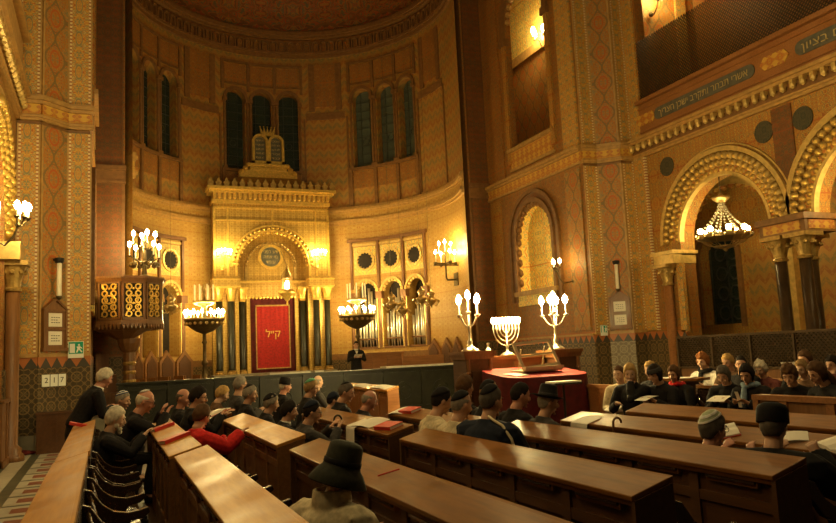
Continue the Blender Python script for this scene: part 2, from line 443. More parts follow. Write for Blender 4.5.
# ---- crossing piers (left and mirrored right)
PZ0, PZ1 = 1.95, 7.05
def pier(side):
    g = (lambda x: x) if side == 'left' else mx
    s = 1 if side == 'left' else -1
    faces = [  # centre, direction along, normal, width, material
        ((g(-1.535), 17.6), (1,0), (0,-1), .45, 'pier2'),
        ((g(-1.055), 17.85), (s*.714, .70), (s*.70, -.714), .72, 'pier'),
        ((g(-.55), 18.1), (1,0), (0,-1), .50, 'pier2')]
    w = MB(); pts = [(-1.78,17.6),(-1.31,17.6),(-.80,18.1),(-.335,18.1),(-.335,19.2),(-1.78,19.2)]
    w.prism([(g(x), y, 0) for x, y in pts], (0,0,ZT))
    root = st('wall_'+side+'_pier', w, M['trimd'], f'tall painted crossing pier at the {side} of the choir arch')
    pan = {}; fr = MB(); bd = MB(); co = MB(); cb = MB(); da = MB(); zg = MB(); ba = MB(); dl = MB()
    for i, (O, U, N, wd, mt) in enumerate(faces):
        F = FW(O, U, N); h = wd/2
        m = pan.setdefault(mt, MB())
        e = .075 if i != 1 else .05
        for z0, z1 in ((PZ0+.08, PZ1-.08), (7.62, ZT)):
            m.fbox(F, -h+e, h-e, 0, .03, z0, z1, uo=0, zo=z0)
            for a, b in ((-h, -h+.03), (h-.03, h)): fr.fbox(F, a, b, 0, .05, z0, z1)
            if i != 1:
                for a, b in ((-h+.03, -h+e), (h-e, h-.03)): bd.fbox(F, a, b, 0, .045, z0, z1)
            else:
                for a, b in ((-h+.03, -h+e), (h-e, h-.03)): fr.fbox(F, a, b, 0, .035, z0, z1)
        cb.fbox(F, -h, h, 0, .06, 7.17, 7.42)
        for z0, z1, d in ((7.05,7.11,.08),(7.11,7.17,.11),(7.42,7.50,.10),(7.50,7.58,.15),(7.58,7.62,.12)):
            co.fbox(F, -h-d*.4, h+d*.4, 0, d, z0, z1)
        for z0, z1, d in ((PZ0,PZ0+.05,.06),(PZ0+.05,PZ0+.08,.04)): fr.fbox(F, -h, h, 0, d, z0, z1)
        (dl if side == 'right' and i == 1 else da).fbox(F, -h, h, 0, .02, .35, 1.72); zg.fbox(F, -h, h, 0, .03, 1.72, 1.95)
        ba.fbox(F, -h, h, 0, .05, 0, .35)
    for k, m in pan.items(): st('painted_panel', m, M[k], parent=root)
    st('panel_border', fr, M['trim'], parent=root); st('dotted_border', bd, M['bead'], parent=root)
    st('cornice', co, M['trim'], parent=root); st('cornice_band', cb, M['band'], parent=root)
    st('tile_dado', da, M['dado'], parent=root); st('triangle_frieze', zg, M['zig'], parent=root); st('marble_base', ba, M['marble'], parent=root)
    if dl.v: st('pale_tile_dado', dl, M['dadol'], parent=root)
pier('left'); pier('right')

# ---- chancel side walls
def chancel(side):
    x = XL if side == 'left' else XR; s = 1 if side == 'left' else -1
    F = FW((x, 18.1), (0,1), (s,0)); root = None
    low = (2.95, 2.25, 3.55, 5.35); up = (2.75, 2.55, 8.5, 13.1)
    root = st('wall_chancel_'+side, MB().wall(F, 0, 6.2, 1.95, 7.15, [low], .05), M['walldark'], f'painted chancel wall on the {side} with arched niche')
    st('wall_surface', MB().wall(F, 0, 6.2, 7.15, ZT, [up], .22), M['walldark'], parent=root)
    st('tile_dado', MB().fbox(F, 0, 6.2, -.05, .03, 0, 1.72), M['dado'], parent=root)
    st('triangle_frieze', MB().fbox(F, 0, 6.2, -.05, .035, 1.72, 1.95), M['zig'], parent=root)
    c = MB()
    k = 1 if side == 'right' else .3
    for z0, z1, d in ((7.05,7.12,.08),(7.42,7.5,.12),(7.5,7.6,.18)): c.fbox(F, 0, 6.1, 0, d*k, z0, z1)
    c.fbox(F, 0, 6.1, 0, .09*k, 1.93, 1.99)
    st('cornice', c, M['trim'], parent=root)
    st('cornice_band', MB().fbox(F, 0, 6.1, 0, .05, 7.12, 7.42), M['band'], parent=root)
    # lower niche with scalloped dark frame and yellow painting
    fr = MB().farch(F, low[0], low[3], 1.12, 1.26, -.05, .10, 3.2).farch(F, low[0], low[3], 1.42, 1.55, 0, .10, 3.2)
    st('niche_frame', fr, M['trimd'], parent=root)
    st('niche_frame_band', MB().farch(F, low[0], low[3], 1.26, 1.42, 0, .05, 3.2), M['pierdark'], parent=root)
    sc = MB()
    for k in range(15):
        a = R(12*k+6); sc.ball(F(low[0]+1.06*math.cos(a), -.04, low[3]+1.06*math.sin(a)), (.10, .13, .13))
    for z in (3.85, 4.2, 4.55, 4.9, 5.25):
        for q in (-1, 1): sc.ball(F(low[0]+q*1.08, -.04, z), (.10, .12, .15))
    st('scalloped_edge', sc, M['trimd'], parent=root)
    st('niche_painting', MB().fbox(F, low[0]-1.25, low[0]+1.25, -.50, -.42, 3.4, 6.6).farch(F, low[0], low[3], 1.10, 1.2, -.45, -.03, low[2], 24).fbox(F, low[0]-1.2, low[0]+1.2, -.45, -.03, 3.5, 3.56), M['niche'], parent=root)
    tl = st('niche_fill_tube', MB().tube([F(low[0]-1.03, -.32, z) for z in (3.8, 5.3)], .03, 8), M['bulbg'], parent=root)  # glowing tube added out of sight behind the jamb to brighten the niche
    sl = MB().fbox(F, low[0]-1.3, low[0]+1.3, 0, .14, 3.40, 3.55)
    st('niche_sill', sl, M['trim'], parent=root)
    st('niche_sill_panel', MB().fbox(F, low[0]-1.15, low[0]+1.15, 0, .08, 3.05, 3.4), M['niche'], parent=root)
    # upper opening: sill panel, edge, and room behind
    q = MB()
    for a, b in ((-1.5,-1.28),(1.28,1.5)): q.fbox(F, up[0]+a, up[0]+b, 0, .07, 8.0, 12.6)
    st('opening_pilaster', q, M['wall'], parent=root)
    q = MB().farch(F, up[0], up[3], 1.28, 1.5, 0, .1, 12.6); 
    for a, b in ((-1.56,-1.2),(1.2,1.56)): q.fbox(F, up[0]+a, up[0]+b, -.1, .13, 12.35, 12.6)
    st('opening_arch', q, M['trimd'], parent=root)
    sc = MB()
    for k in range(15):
        a = R(12*k+6); sc.ball(F(up[0]+1.26*math.cos(a), -.12, up[3]+1.26*math.sin(a)), .12)
    st('opening_scallops', sc, M['trim'], parent=root)
    st('opening_sill', MB().fbox(F, up[0]-1.4, up[0]+1.4, 0, .16, 8.42, 8.54).fbox(F, up[0]-1.4, up[0]+1.4, 0, .07, 7.75, 7.85), M['trim'], parent=root)
    st('opening_sill_panel', MB().fbox(F, up[0]-1.3, up[0]+1.3, 0, .05, 7.85, 8.42), M['band'], parent=root)
    if side == 'right':
        rm = MB().fbox(F, -.4, 9, -2.3, -2.2, 7.4, ZT)
        st('gallery_back_wall', rm, M['niche'], parent=root)
        st('gallery_back_lower', MB().fbox(F, -.4, 9, -2.2, -2.12, 7.4, 12.9), M['pier'], parent=root)
        st('gallery_back_moulding', MB().fbox(F, -.4, 9, -2.2, -2.0, 12.85, 13.2), M['trim'], parent=root)
        st('gallery_end_wall', MB().fbox(F, 8.9, 9, -2.2, -.5, 7.4, ZT).fbox(F, .2, .3, -2.2, -.5, 7.4, ZT).fbox(F, .2, 9, -2.2, -.5, 7.4, 7.5), M['pier'], parent=root)
        # plain pilaster strips between openings
        for a, b, m in ((.08,.85,'pier2'),(4.55,5.2,'walldark')):
            st('painted_pilaster', MB().fbox(F, a, b, 0, .06, 7.62, ZT), M[m], parent=root)
        for a, b, m in ((.15,.95,'pier'),(5.0,5.7,'wall')):
            st('painted_strip', MB().fbox(F, a, b, 0, .04, 2.1, 6.95), M[m], parent=root)
chancel('left'); chancel('right')

# ---- apse arch piers at Y=24
for side in ('left', 'right'):
    g = (lambda x: x) if side == 'left' else mx
    a, b = sorted((g(-.42), g(.54)))
    F = FW(((a+b)/2, 24), (1,0), (0,-1)); h = (b-a)/2
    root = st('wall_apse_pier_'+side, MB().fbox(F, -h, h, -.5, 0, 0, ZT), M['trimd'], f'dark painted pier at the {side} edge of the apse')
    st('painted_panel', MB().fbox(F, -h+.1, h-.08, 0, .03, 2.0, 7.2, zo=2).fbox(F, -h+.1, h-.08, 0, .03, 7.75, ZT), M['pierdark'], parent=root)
    e = MB()
    for z0, z1, d in ((7.2,7.3,.08),(7.3,7.6,.05),(7.6,7.75,.12)): e.fbox(F, -h-d*.3, h+d*.3, 0, d, z0, z1)
    st('cornice', e, M['trimd'], parent=root)
    st('edge_strip', MB().fbox(F, -h, -h+.06, 0, .05, 7.75, ZT).fbox(F, h-.06, h, 0, .05, 7.75, ZT), M['walldark'], parent=root)
    st('tile_dado', MB().fbox(F, -h, h, 0, .02, 0, 1.95), M['dado'], parent=root)

# ---- apse
AX, AY, AR = XC, 26.2, 6.1
F = FC(AX, AY, AR); UL = AR*R(112)
WT = [AR*R(t) for t in (-53, 0, 54)]
WO = []
for c in WT:
    for k in (-1, 0, 1): WO.append((c+k*1.18, .86, 9.95, 13.1))
apse = st('wall_apse', MB().wall(F, -UL, UL, 8.15, 15.4, WO, .55, .4), M['apse'], 'curved apse wall with three groups of three tall windows')
ORG = [AR*R(54)+k*1.28 for k in (-1, 0, 1)]; ORL = [AR*R(-54)+k*1.28 for k in (-1, 0, 1)]
st('lower_wall', MB().wall(F, -UL, UL, 1.75, 7.45, [(c, .98, 1.95, 4.35) for c in ORG+ORL], .6, .4), M['apselow'], parent=apse)
st('tile_dado', MB().fbox(F, -UL, UL, 0, .03, 0, 1.5, 60), M['dado'], parent=apse)
st('triangle_frieze', MB().fbox(F, -UL, UL, 0, .05, 1.5, 1.75, 60), M['trimd'], parent=apse)
c = MB()
for z0, z1, d in ((7.40,7.5,.10),(7.5,7.62,.16),(7.92,8.0,.12),(8.0,8.1,.18),(8.1,8.2,.12)): c.fbox(F, -UL, UL, 0, d, z0, z1, 60)
st('string_course', c, M['trim'], parent=apse)
st('string_band', MB().fbox(F, -UL, UL, 0, .07, 7.62, 7.92, 60), M['apselow'], parent=apse)
# window surrounds
fr = MB(); gl = MB(); gt = MB(); pn = MB(); cm = MB(); ld = MB(); tb = MB()
for c in WT:
    for k in (-1, 0, 1):
        u = c+k*1.18
        fr.farch(F, u, 13.1, .43, .57, 0, .07, n=14)
        for q in (-1, 1):
            cm.tube([F(u+q*.52, .04, z) for z in (9.95, 12.95)], .055, 6); cm.fbox(F, u+q*.52-.09, u+q*.52+.09, 0, .13, 12.95, 13.1)
            cm.fbox(F, u+q*.52-.08, u+q*.52+.08, 0, .12, 9.9, 10.05)
        (gt if c > 2 else gl).fbox(F, u-.45, u+.45, -.45, -.40, 9.9, 13.6, 3)
        for j in range(8): ld.fbox(F, u-.43, u+.43, -.40, -.375, 10.2+j*.4, 10.225+j*.4)
        for q in (-.2, .2): ld.fbox(F, u+q-.012, u+q+.012, -.40, -.375, 9.95, 13.5)
        ld.farch(F, u, 11.2, .12, .15, -.4, -.37, n=10, a1=360)
        pn.fbox(F, u-.5, u+.5, 0, .03, 9.0, 9.8, 2); pn.fbox(F, u-.5, u+.5, 0, .03, 13.85, 14.7, 2)
    fr.fbox(F, c-1.85, c+1.85, 0, .12, 9.82, 9.94, 8)
    for q in (-1.78, -.59, .59, 1.78):
        tb.fbox(F, c+q-.07, c+q+.07, 0, .09, 8.2, 9.85); tb.fbox(F, c+q-.06, c+q+.06, 0, .07, 13.5, 14.75)
    tb.fbox(F, c-1.85, c+1.85, 0, .07, 14.75, 14.85, 8); tb.fbox(F, c-1.85, c+1.85, 0, .05, 13.76, 13.82, 8)
st('window_surround', fr, M['trimd'], parent=apse); st('window_column', cm, M['trimd'], parent=apse)
st('window_glass', gl, M['glassd'], parent=apse); st('lit_teal_window_glass', gt, M['glasst'], parent=apse); st('window_lead', ld, M['lead'], parent=apse)
st('window_panel', pn, M['walldark'], parent=apse); st('window_strip', tb, M['trimd'], parent=apse)
# inscribed strips between the window groups
pn = MB(); ti = MB()
for t in (-27, 27, 81, -81):
    u = AR*R(t); pn.fbox(F, u-.5, u+.5, 0, .04, 12.9, 14.9, 3)
    for q in (-.62, .62): ti.fbox(F, u+q-.13, u+q+.13, 0, .06, 12.7, 14.9, 1)
    ti.fbox(F, u-.9, u+.9, 0, .06, 12.3, 12.6, 4)
    for q in (-.98, .98): ti.fbox(F, u+q-.04, u+q+.04, 0, .05, 8.3, 12.35)
st('painted_panel', pn, M['walldark'], parent=apse); st('inscribed_strip', ti, M['trimd'], parent=apse)
# niche ring under the half dome
rg = MB()
for z0, z1, d in ((15.2,15.35,.12),(15.35,15.45,.20),(16.02,16.12,.36),(16.12,16.28,.45),(16.28,16.36,.38)): rg.fbox(F, -UL, UL, 0, d, z0, z1, 60)
st('trim_1', rg, M['trimd'], 'ring cornice below the half dome')
st('trim_2', MB().fbox(F, -UL, UL, 0, .10, 15.4, 16.05, 60), M['walldark'], 'frieze of small arches under the half dome')
q = MB(); nn = 62
for i in range(nn):
    u = -UL+2*UL*(i+.5)/nn; q.farch(F, u, 15.78, .10, .16, .1, .24, 15.45, 8)
st('trim_3', q, M['trimd'], 'row of small blind arches in the ring cornice')
# half dome
dm = MB(); n1, n2 = 40, 10; rr = AR-.2
def dp(i, j):
    a = R(-112+224*i/n1); b = R(90*j/n2)
    return V((AX+rr*math.cos(b)*math.sin(a), AY+rr*math.cos(b)*math.cos(a), 16.3+rr*math.sin(b)))
for i in range(n1):
    for j in range(n2):
        uv = [((R(-112+224*a/n1))*5.2, R(90*b/n2)*6) for a, b in ((i,j),(i+1,j),(i+1,j+1),(i,j+1))]
        dm.add([dp(i,j), dp(i+1,j), dp(i+1,j+1), dp(i,j+1)], [(0,1,2,3)], [uv])
st('ceiling_half_dome', dm, M['dome'], 'painted half dome of the apse', smooth=True)
st('ceiling_chancel', MB().box(XL-2.6, XR+2.8, 17.6, 33, ZT, ZT+.3), M['dome'], 'ceiling over the chancel')

# lower arcades: organ on the right, passage on the left
for nm, ll in (('right', ORG), ('left', ORL)):
    fr = MB(); ro = MB(); rd = MB(); sc = MB(); cl = MB()
    for u in ll:
        fr.farch(F, u, 4.35, .5, .60, 0, .08, 1.95, 14); fr.farch(F, u, 5.75, .38, .47, 0, .09, n=20, a1=360)
        rd.farch(F, u, 5.75, .0, .36, .005, .04, n=20, a1=360)
        for k in range(14):
            a = 2*PI*k/14; sc.ball(F(u+.36*math.cos(a), .02, 5.75+.36*math.sin(a)), .062)
        for k in range(9):
            a = R(20*k+10); sc.ball(F(u+.47*math.cos(a), -.05, 4.35+.47*math.sin(a)), .09)
        fr.fbox(F, u-.62, u+.62, 0, .06, 6.42, 6.5, 2)
        ro.fbox(F, u-.52, u+.52, 0, .03, 5.12, 6.36, 2)
    for k in range(4):
        u = ll[0]-.64+1.28*k
        cl.fbox(F, u-.05, u+.05, 0, .10, 4.5, 6.6); cl.tube([F(u, .02, z) for z in (1.95, 4.1)], .11, 8); cl.fbox(F, u-.16, u+.16, -.1, .16, 4.05, 4.35)
    cl.fbox(F, ll[0]-.8, ll[2]+.8, 0, .13, 6.58, 6.72, 6)
    root = st('trim_arcade_'+nm, fr, M['trimg'], f'three small arches and rosettes in the {nm} of the apse')
    st('rosette_panel', ro, M['niche'], parent=root); st('rosette_dark_disc', rd, M['dark'], parent=root); st('scallops', sc, M['trimg'], parent=root)  # solid dark disc, shade of the open rosette put into its colour
    st('arcade_column', cl, M['oak'], parent=root)
    st('arcade_back', MB().fbox(F, ll[0]-.7, ll[2]+.7, -.62, -.58, 1.9, 5.0, 6), M['dark'], parent=root)  # dark sheet, shade inside the arches put into its colour

# ---- right gallery
G = FW((14.6, 0), (0,1), (-1,0)); GY = (14.4, 10.15, 5.9)
gal = st('wall_right', MB().wall(G, 3.5, 17.6, 4.05, 7.2, [(y, 3.1, 4.0, 4.35) for y in GY], .5), M['wall'], 'painted gallery wall on the right with horseshoe arches')
st('wall_strip', MB().fbox(G, 15.98, 17.6, -.5, 0, 0, 4.1), M['walldark'], parent=gal)
st('bright_pilaster', MB().fbox(G, 17.08, 17.58, 0, .07, 2.0, 7.05).fbox(G, 17.08, 17.58, 0, .07, 7.6, ZT), M['pier2'], parent=gal)
st('dotted_border', MB().fbox(G, 17.03, 17.09, 0, .08, 2.0, 7.05).fbox(G, 17.56, 17.62, 0, .08, 2.0, 7.05), M['bead'], parent=gal)
st('jamb_pilaster', MB().fbox(G, 15.92, 16.14, -.05, .06, 1.9, 3.78), M['pier2'], parent=gal)
st('upper_wall_strip', MB().fbox(G, 17.0, 17.7, -.3, 0, 7.2, ZT), M['walldark'], parent=gal)
st('wall_dado', MB().fbox(G, 15.98, 17.6, 0, .05, 0, 1.72), M['dado'], parent=gal)
st('triangle_frieze', MB().fbox(G, 15.98, 17.6, 0, .06, 1.72, 1.95), M['zig'], parent=gal)
ar = MB(); lobe = MB(); rim = MB(); rou = MB(); rr_ = MB()
for y in GY:
    rim.farch(G, y, 4.35, 2.10, 2.22, 0, .12, n=32); rim.farch(G, y, 4.35, 1.50, 1.58, -.1, .06, n=32); rim.farch(G, y, 4.35, 2.26, 2.30, 0, .05, n=32)
    for row, (r, nl, sz) in enumerate(((2.0, 33, .125), (1.83, 31, .12), (1.66, 29, .11))):
        for k in range(nl):
            a = PI*(k+(.5 if row != 1 else 0))/nl
            if row == 1 and k == 0: continue
            lobe.ball(G(y+r*math.cos(a), .07-.05*row, 4.35+r*math.sin(a)), sz)
            rr_.ball(G(y+(r-.03)*math.cos(a), .14-.05*row, 4.35+(r-.03)*math.sin(a)), sz*.5)
    ar.farch(G, y, 4.35, 1.55, 2.12, -.4, .03, n=32)
for y in (16.75, 12.27, 8.0):
    for z, r in ((6.55, .27),): rou.farch(G, y+.55, z, 0, r, 0, .03, n=18, a1=360); rou.farch(G, y-.55, z, 0, r, 0, .03, n=18, a1=360)
st('arch_band', ar, M['band'], parent=gal); st('arch_rim', rim, M['trimg'], parent=gal)
st('arch_leaf', lobe, M['goldd'], parent=gal, smooth=True); st('arch_leaf_tip', rr_, M['gold'], parent=gal, smooth=True)
st('roundel', rou, M['roundel'], parent=gal)
ps = MB()
for y in (12.27, 8.02): 
    ps.fbox(G, y-.28, y+.28, 0, .04, 4.4, 7.0)
st('spandrel_strip', ps, M['pierdark'], parent=gal)
c = MB(); b = MB()
for z0, z1, d in ((7.05,7.13,.08),(7.13,7.18,.12),(7.46,7.54,.22),(7.54,7.62,.28)): c.fbox(G, 3.5, 17.6, 0, d, z0, z1)
st('trim_4', c, M['trim'], 'gallery cornice mouldings')
st('trim_5', MB().fbox(G, 3.5, 17.6, 0, .06, 7.18, 7.46), M['trimd'], 'dark band behind the gallery corbels')
for k in range(52):
    y = 17.45-k*.27; b.ball(G(y, .15, 7.34), (.09,.075,.10)); b.fbox(G, y-.05, y+.05, .05, .2, 7.38, 7.47)
st('trim_6', b, M['trimg'], 'row of small gilt corbels under the gallery parapet')
par = st('wall_gallery_parapet', MB().fbox(G, 3.5, 17.0, 0, .16, 7.62, 8.62), M['oakr'], 'wooden gallery parapet with inscription tablets')
c = MB()
for z0, z1, d in ((8.55,8.66,.30),(8.40,8.45,.2),(7.72,7.78,.2)): c.fbox(G, 3.5, 17.0, 0, d, z0, z1)
st('parapet_rail', c, M['oakr'], parent=par)
tb = MB(); rs = MB()
for y0, y1 in ((12.75, 16.35), (8.0, 11.6)):
    r = .17; yc = (y0+y1)/2
    pts = [(y0+r+r*math.cos(R(a)), 8.09+r*math.sin(R(a))) for a in range(90, 271, 30)]+[(y1-r+r*math.cos(R(a)), 8.09+r*math.sin(R(a))) for a in range(-90, 91, 30)]
    tb.fpoly(G, pts, .16, .18, yc)
for y in (12.18, 16.72):
    rs.fpoly(G, [(y-.42,8.09),(y-.28,7.93),(y+.28,7.93),(y+.42,8.09),(y+.28,8.25),(y-.28,8.25)], .16, .18, y)
st('inscription_tablet', tb, M['inscr'], parent=par); st('ornament_panel', rs, M['band'], parent=par)
for (yc, s) in ((14.55, 'אשרי תבחר ותקרב ישכן חצריך'), (9.8, 'ונראה אל אלהים בציון')):
    tag(text('inscription', s, M['letter'], G(yc, .19, 8.08), (0,-1,0), (-1,0,0), .26, par, maxw=3.2), kind=None)
# support between arches: impost and columns are separate structure pieces
def column(x, y, z1, r, mats, label):
    t = MB().lathe([(r*1.9,0),(r*1.9,.1),(r*1.5,.16),(r*1.6,.22),(r,.3),(r*.95,z1-.55)], (x,y,0), 14)
    o = st('column', t, mats[0], label, smooth=True)
    k = MB().lathe([(r*1.15,z1-.58),(r*1.25,z1-.54),(r*1.0,z1-.5),(r*1.15,z1-.38),(r*1.8,z1-.12),(r*2.0,z1-.08)], (x,y,0), 14).box(x-r*2.1, x+r*2.1, y-r*2.1, y+r*2.1, z1-.09, z1)
    for a in range(8): k.ball((x+r*1.6*math.cos(a*PI/4), y+r*1.6*math.sin(a*PI/4), z1-.22), r*.42)
    st('column_capital', k, mats[1], parent=o, smooth=False)
for y, n_ in ((12.27, 'first'), (8.02, 'second')):
    p = st('wall_right_impost', MB().box(14.2, 15.25, y-.62, y+.62, 3.95, 4.28).box(14.12, 15.3, y-.68, y+.68, 4.22, 4.36), M['trimd'], f'painted impost block over the {n_} cluster of gallery columns')
    st('impost_panel', MB().box(14.18, 14.2, y-.5, y+.5, 4.0, 4.2).box(14.3, 15.1, y-.64, y-.62, 4.0, 4.2), M['band'], parent=p)
    column(14.45, y+.33, 3.95, .14, (M['colw'], M['goldd']), f'dark gallery column with gilt capital, far one of the {n_} cluster')
    column(14.45, y-.33, 3.95, .14, (M['colw'], M['goldd']), f'dark gallery column with gilt capital, near one of the {n_} cluster')
    column(15.05, y, 3.95, .14, (M['colw'], M['goldd']), f'dark gallery column at the back of the {n_} cluster')
p = st('wall_right_corbel', MB().box(14.3, 15.1, 15.95, 16.75, 3.78, 4.1).box(14.24, 15.15, 15.9, 16.8, 4.04, 4.14), M['trimg'], 'impost block where the arch meets the right pier')
column(14.42, 16.38, 3.78, .13, (M['oakr'], M['goldd']), 'single reddish gallery column against the right pier')
# aisle behind the arches
B = FW((17.6, 0), (0,1), (-1,0))
ai = st('wall_right_aisle', MB().wall(B, 2, 20, 0, 7.5, [(17.65, 1.5, 2.1, 4.2)], .5), M['wall'], 'aisle wall seen through the gallery arches')
st('aisle_window_glass', MB().fbox(B, 16.8, 18.5, -.42, -.38, 2.1, 5.0), M['glassd'], parent=ai)
ld = MB()
for j in range(8): ld.farch(B, 17.4+(j % 2)*.5, 2.45+(j//2)*.62, .19, .235, -.38, -.33, n=10, a1=360)
for q in (16.95, 17.65, 18.35): ld.fbox(B, q-.02, q+.02, -.38, -.33, 2.1, 5.0)
st('aisle_window_lattice', ld, M['lead'], parent=ai)
st('aisle_window_frame', MB().farch(B, 17.65, 4.2, .76, .92, -.1, .08, 2.0), M['trimd'], parent=ai)
q = MB().farch(B, 16.9, 4.3, 2.0, 2.18, 0, .25, 0, 28).farch(B, 16.9, 4.3, 2.18, 2.3, 0, .35, n=28)
st('aisle_arch', q, M['trimg'], parent=ai)
sc = MB()
for k in range(20): a = R(9*k+4.5); sc.ball(B(16.9+1.98*math.cos(a), .12, 4.3+1.98*math.sin(a)), .13)
st('aisle_arch_scallops', sc, M['band'], parent=ai)
st('aisle_chevron_panel', MB().fbox(B, 13.2, 14.8, 0, .04, 1.9, 5.6).fbox(B, 15.0, 16.5, 0, .04, 1.9, 4.2).fbox(B, 8.4, 12.6, 0, .04, 1.9, 5.6), M['apse'], parent=ai)
st('ceiling_aisle', MB().box(15.1, 18, 2, 20, 7.25, 7.45), M['pier2'], 'painted ceiling of the side aisle')
st('wall_aisle_end', MB().box(14.8, 18, 19.2, 19.4, 0, 7.4), M['walldark'], 'end wall of the side aisle')
# upper gallery
U2 = FW((17.6, 0), (0,1), (-1,0))
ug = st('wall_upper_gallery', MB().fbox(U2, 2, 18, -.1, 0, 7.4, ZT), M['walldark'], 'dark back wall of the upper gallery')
E2 = FW((16.2, 17.7), (1,0), (0,-1))
st('gallery_end_wall', MB().fbox(E2, -1.6, 1.5, -.1, 0, 7.45, ZT), M['pier'], parent=ug)
st('gallery_end_pilaster', MB().fbox(E2, -1.55, -1.2, 0, .08, 7.6, ZT).fbox(E2, .6, 1.0, 0, .08, 7.6, ZT), M['pier2'], parent=ug)
st('gallery_ceiling', MB().box(14.4, 18, 3, 18, 15.5, 15.7), M['trimd'], parent=ug)
def lattice(F, u0, u1, z0, z1, step, w, d0, d1):
    m = MB(); h = z1-z0
    for sgn in (1, -1):
        k = u0-h
        while k < u1+h:
            a, b = (k, k+h) if sgn > 0 else (k+h, k)
            za, zb = z0, z1
            def clip(u): return za+(u-a)/(b-a)*(zb-za)
            ua, ub = a, b
            pa, pb = (ua, za), (ub, zb)
            lo, hi = min(ua, ub), max(ua, ub)
            l2, h2 = max(lo, u0), min(hi, u1)
            if h2-l2 > .01:
                p1, p2 = (l2, clip(l2)), (h2, clip(h2))
                m.fgrid(F, [[(p1[0],d1,p1[1]-w),(p2[0],d1,p2[1]-w),(p2[0],d1,p2[1]+w),(p1[0],d1,p1[1]+w)], [(p1[0],d0,p1[1]-w),(p1[0],d0,p1[1]+w),(p2[0],d0,p2[1]+w),(p2[0],d0,p2[1]-w)],
                            [(p1[0],d0,p1[1]+w),(p1[0],d1,p1[1]+w),(p2[0],d1,p2[1]+w),(p2[0],d0,p2[1]+w)]])
            k += step
    return m
o = lattice(G, 6.0, 17.0, 8.66, 10.5, .10, .016, .05, .07).build('gallery_screen', M['grille'])
tag(o, 'dark lattice screen standing on the gallery parapet above the inscription', 'screen')
m = lattice(G, 3.6, 15.9, .95, 1.72, .11, .018, .42, .45)
r = empty('partition_screen', (14.15, 9.7, 0), 0, 'long dark lattice partition under the gallery arches behind the women', 'partition screen')
m.build('lattice', M['grille'], r, W=True)
MB().fbox(G, 3.6, 15.9, .36, .44, 0, .95).build('lower_panel', M['oak'], r, W=True)
MB().fbox(G, 3.6, 15.9, .34, .36, .0, 1.72).build('dark_backing', M['dark'], r, W=True)  # dark sheet added behind the lattice so its openings look shaded
rl = MB().fbox(G, 3.6, 15.9, .34, .5, 1.72, 1.78).fbox(G, 3.6, 15.9, .34, .5, .93, .98)
for k in range(11): rl.fbox(G, 3.6+k*1.225, 3.66+k*1.225, .34, .49, 0, 1.78)
rl.build('rail', M['grille'], r, W=True)

# ---- left gallery wall (only its far end is seen)
L = FW((-1.78, 0), (0,1), (1,0))
lg = st('wall_left', MB().wall(L, 6, 17.6, 4.05, 7.2, [(14.4, 3.1, 4.0, 4.35), (10.15, 3.1, 4.0, 4.35)], .5), M['wall'], 'painted gallery wall on the left with horseshoe arches')
st('wall_strip', MB().fbox(L, 15.98, 17.6, -.5, 0, 0, 4.1), M['walldark'], parent=lg)
rim = MB(); lobe = MB()
for y in (14.4, 10.15):
    rim.farch(L, y, 4.35, 2.10, 2.22, 0, .12, n=32)
    for row, (r, nl, sz) in enumerate(((2.0, 33, .125), (1.83, 31, .12), (1.66, 29, .11))):
        for k in range(nl):
            a = PI*(k+(.5 if row != 1 else .02))/nl; lobe.ball(L(y+r*math.cos(a), .07-.05*row, 4.35+r*math.sin(a)), sz)
st('arch_rim', rim, M['trimg'], parent=lg); st('arch_leaf', lobe, M['gold'], parent=lg, smooth=True)
c = MB(); b = MB()
for z0, z1, d in ((7.05,7.13,.08),(7.13,7.18,.12),(7.46,7.54,.22),(7.54,7.62,.28)): c.fbox(L, 6, 17.6, 0, d, z0, z1)
c.fbox(L, 6, 17.0, 0, .16, 7.62, 8.62).fbox(L, 6, 17.0, 0, .3, 8.55, 8.66)
st('gallery_cornice', c, M['trim'], parent=lg)
for k in range(40):
    y = 17.45-k*.27; b.ball(L(y, .15, 7.34), (.09,.075,.10))
st('gallery_corbels', b, M['trimg'], parent=lg)
st('left_impost', MB().box(-2.2, -1.5, 15.9, 16.7, 3.8, 4.14).box(-2.3, -1.5, 11.7, 12.9, 3.8, 4.3), M['trimg'], parent=lg)
column(-1.65, 16.3, 3.8, .13, (M['oak'], M['goldd']), 'dark column of the left gallery beside the pier')
st('wall_left_aisle', MB().box(-4.6, -4.4, 5, 19, 0, 16), M['wall'], 'aisle wall behind the left gallery')
st('wall_left_dado', MB().fbox(L, 15.98, 17.6, 0, .05, 0, 1.72), M['dado'], 'tile dado at the end of the left gallery')
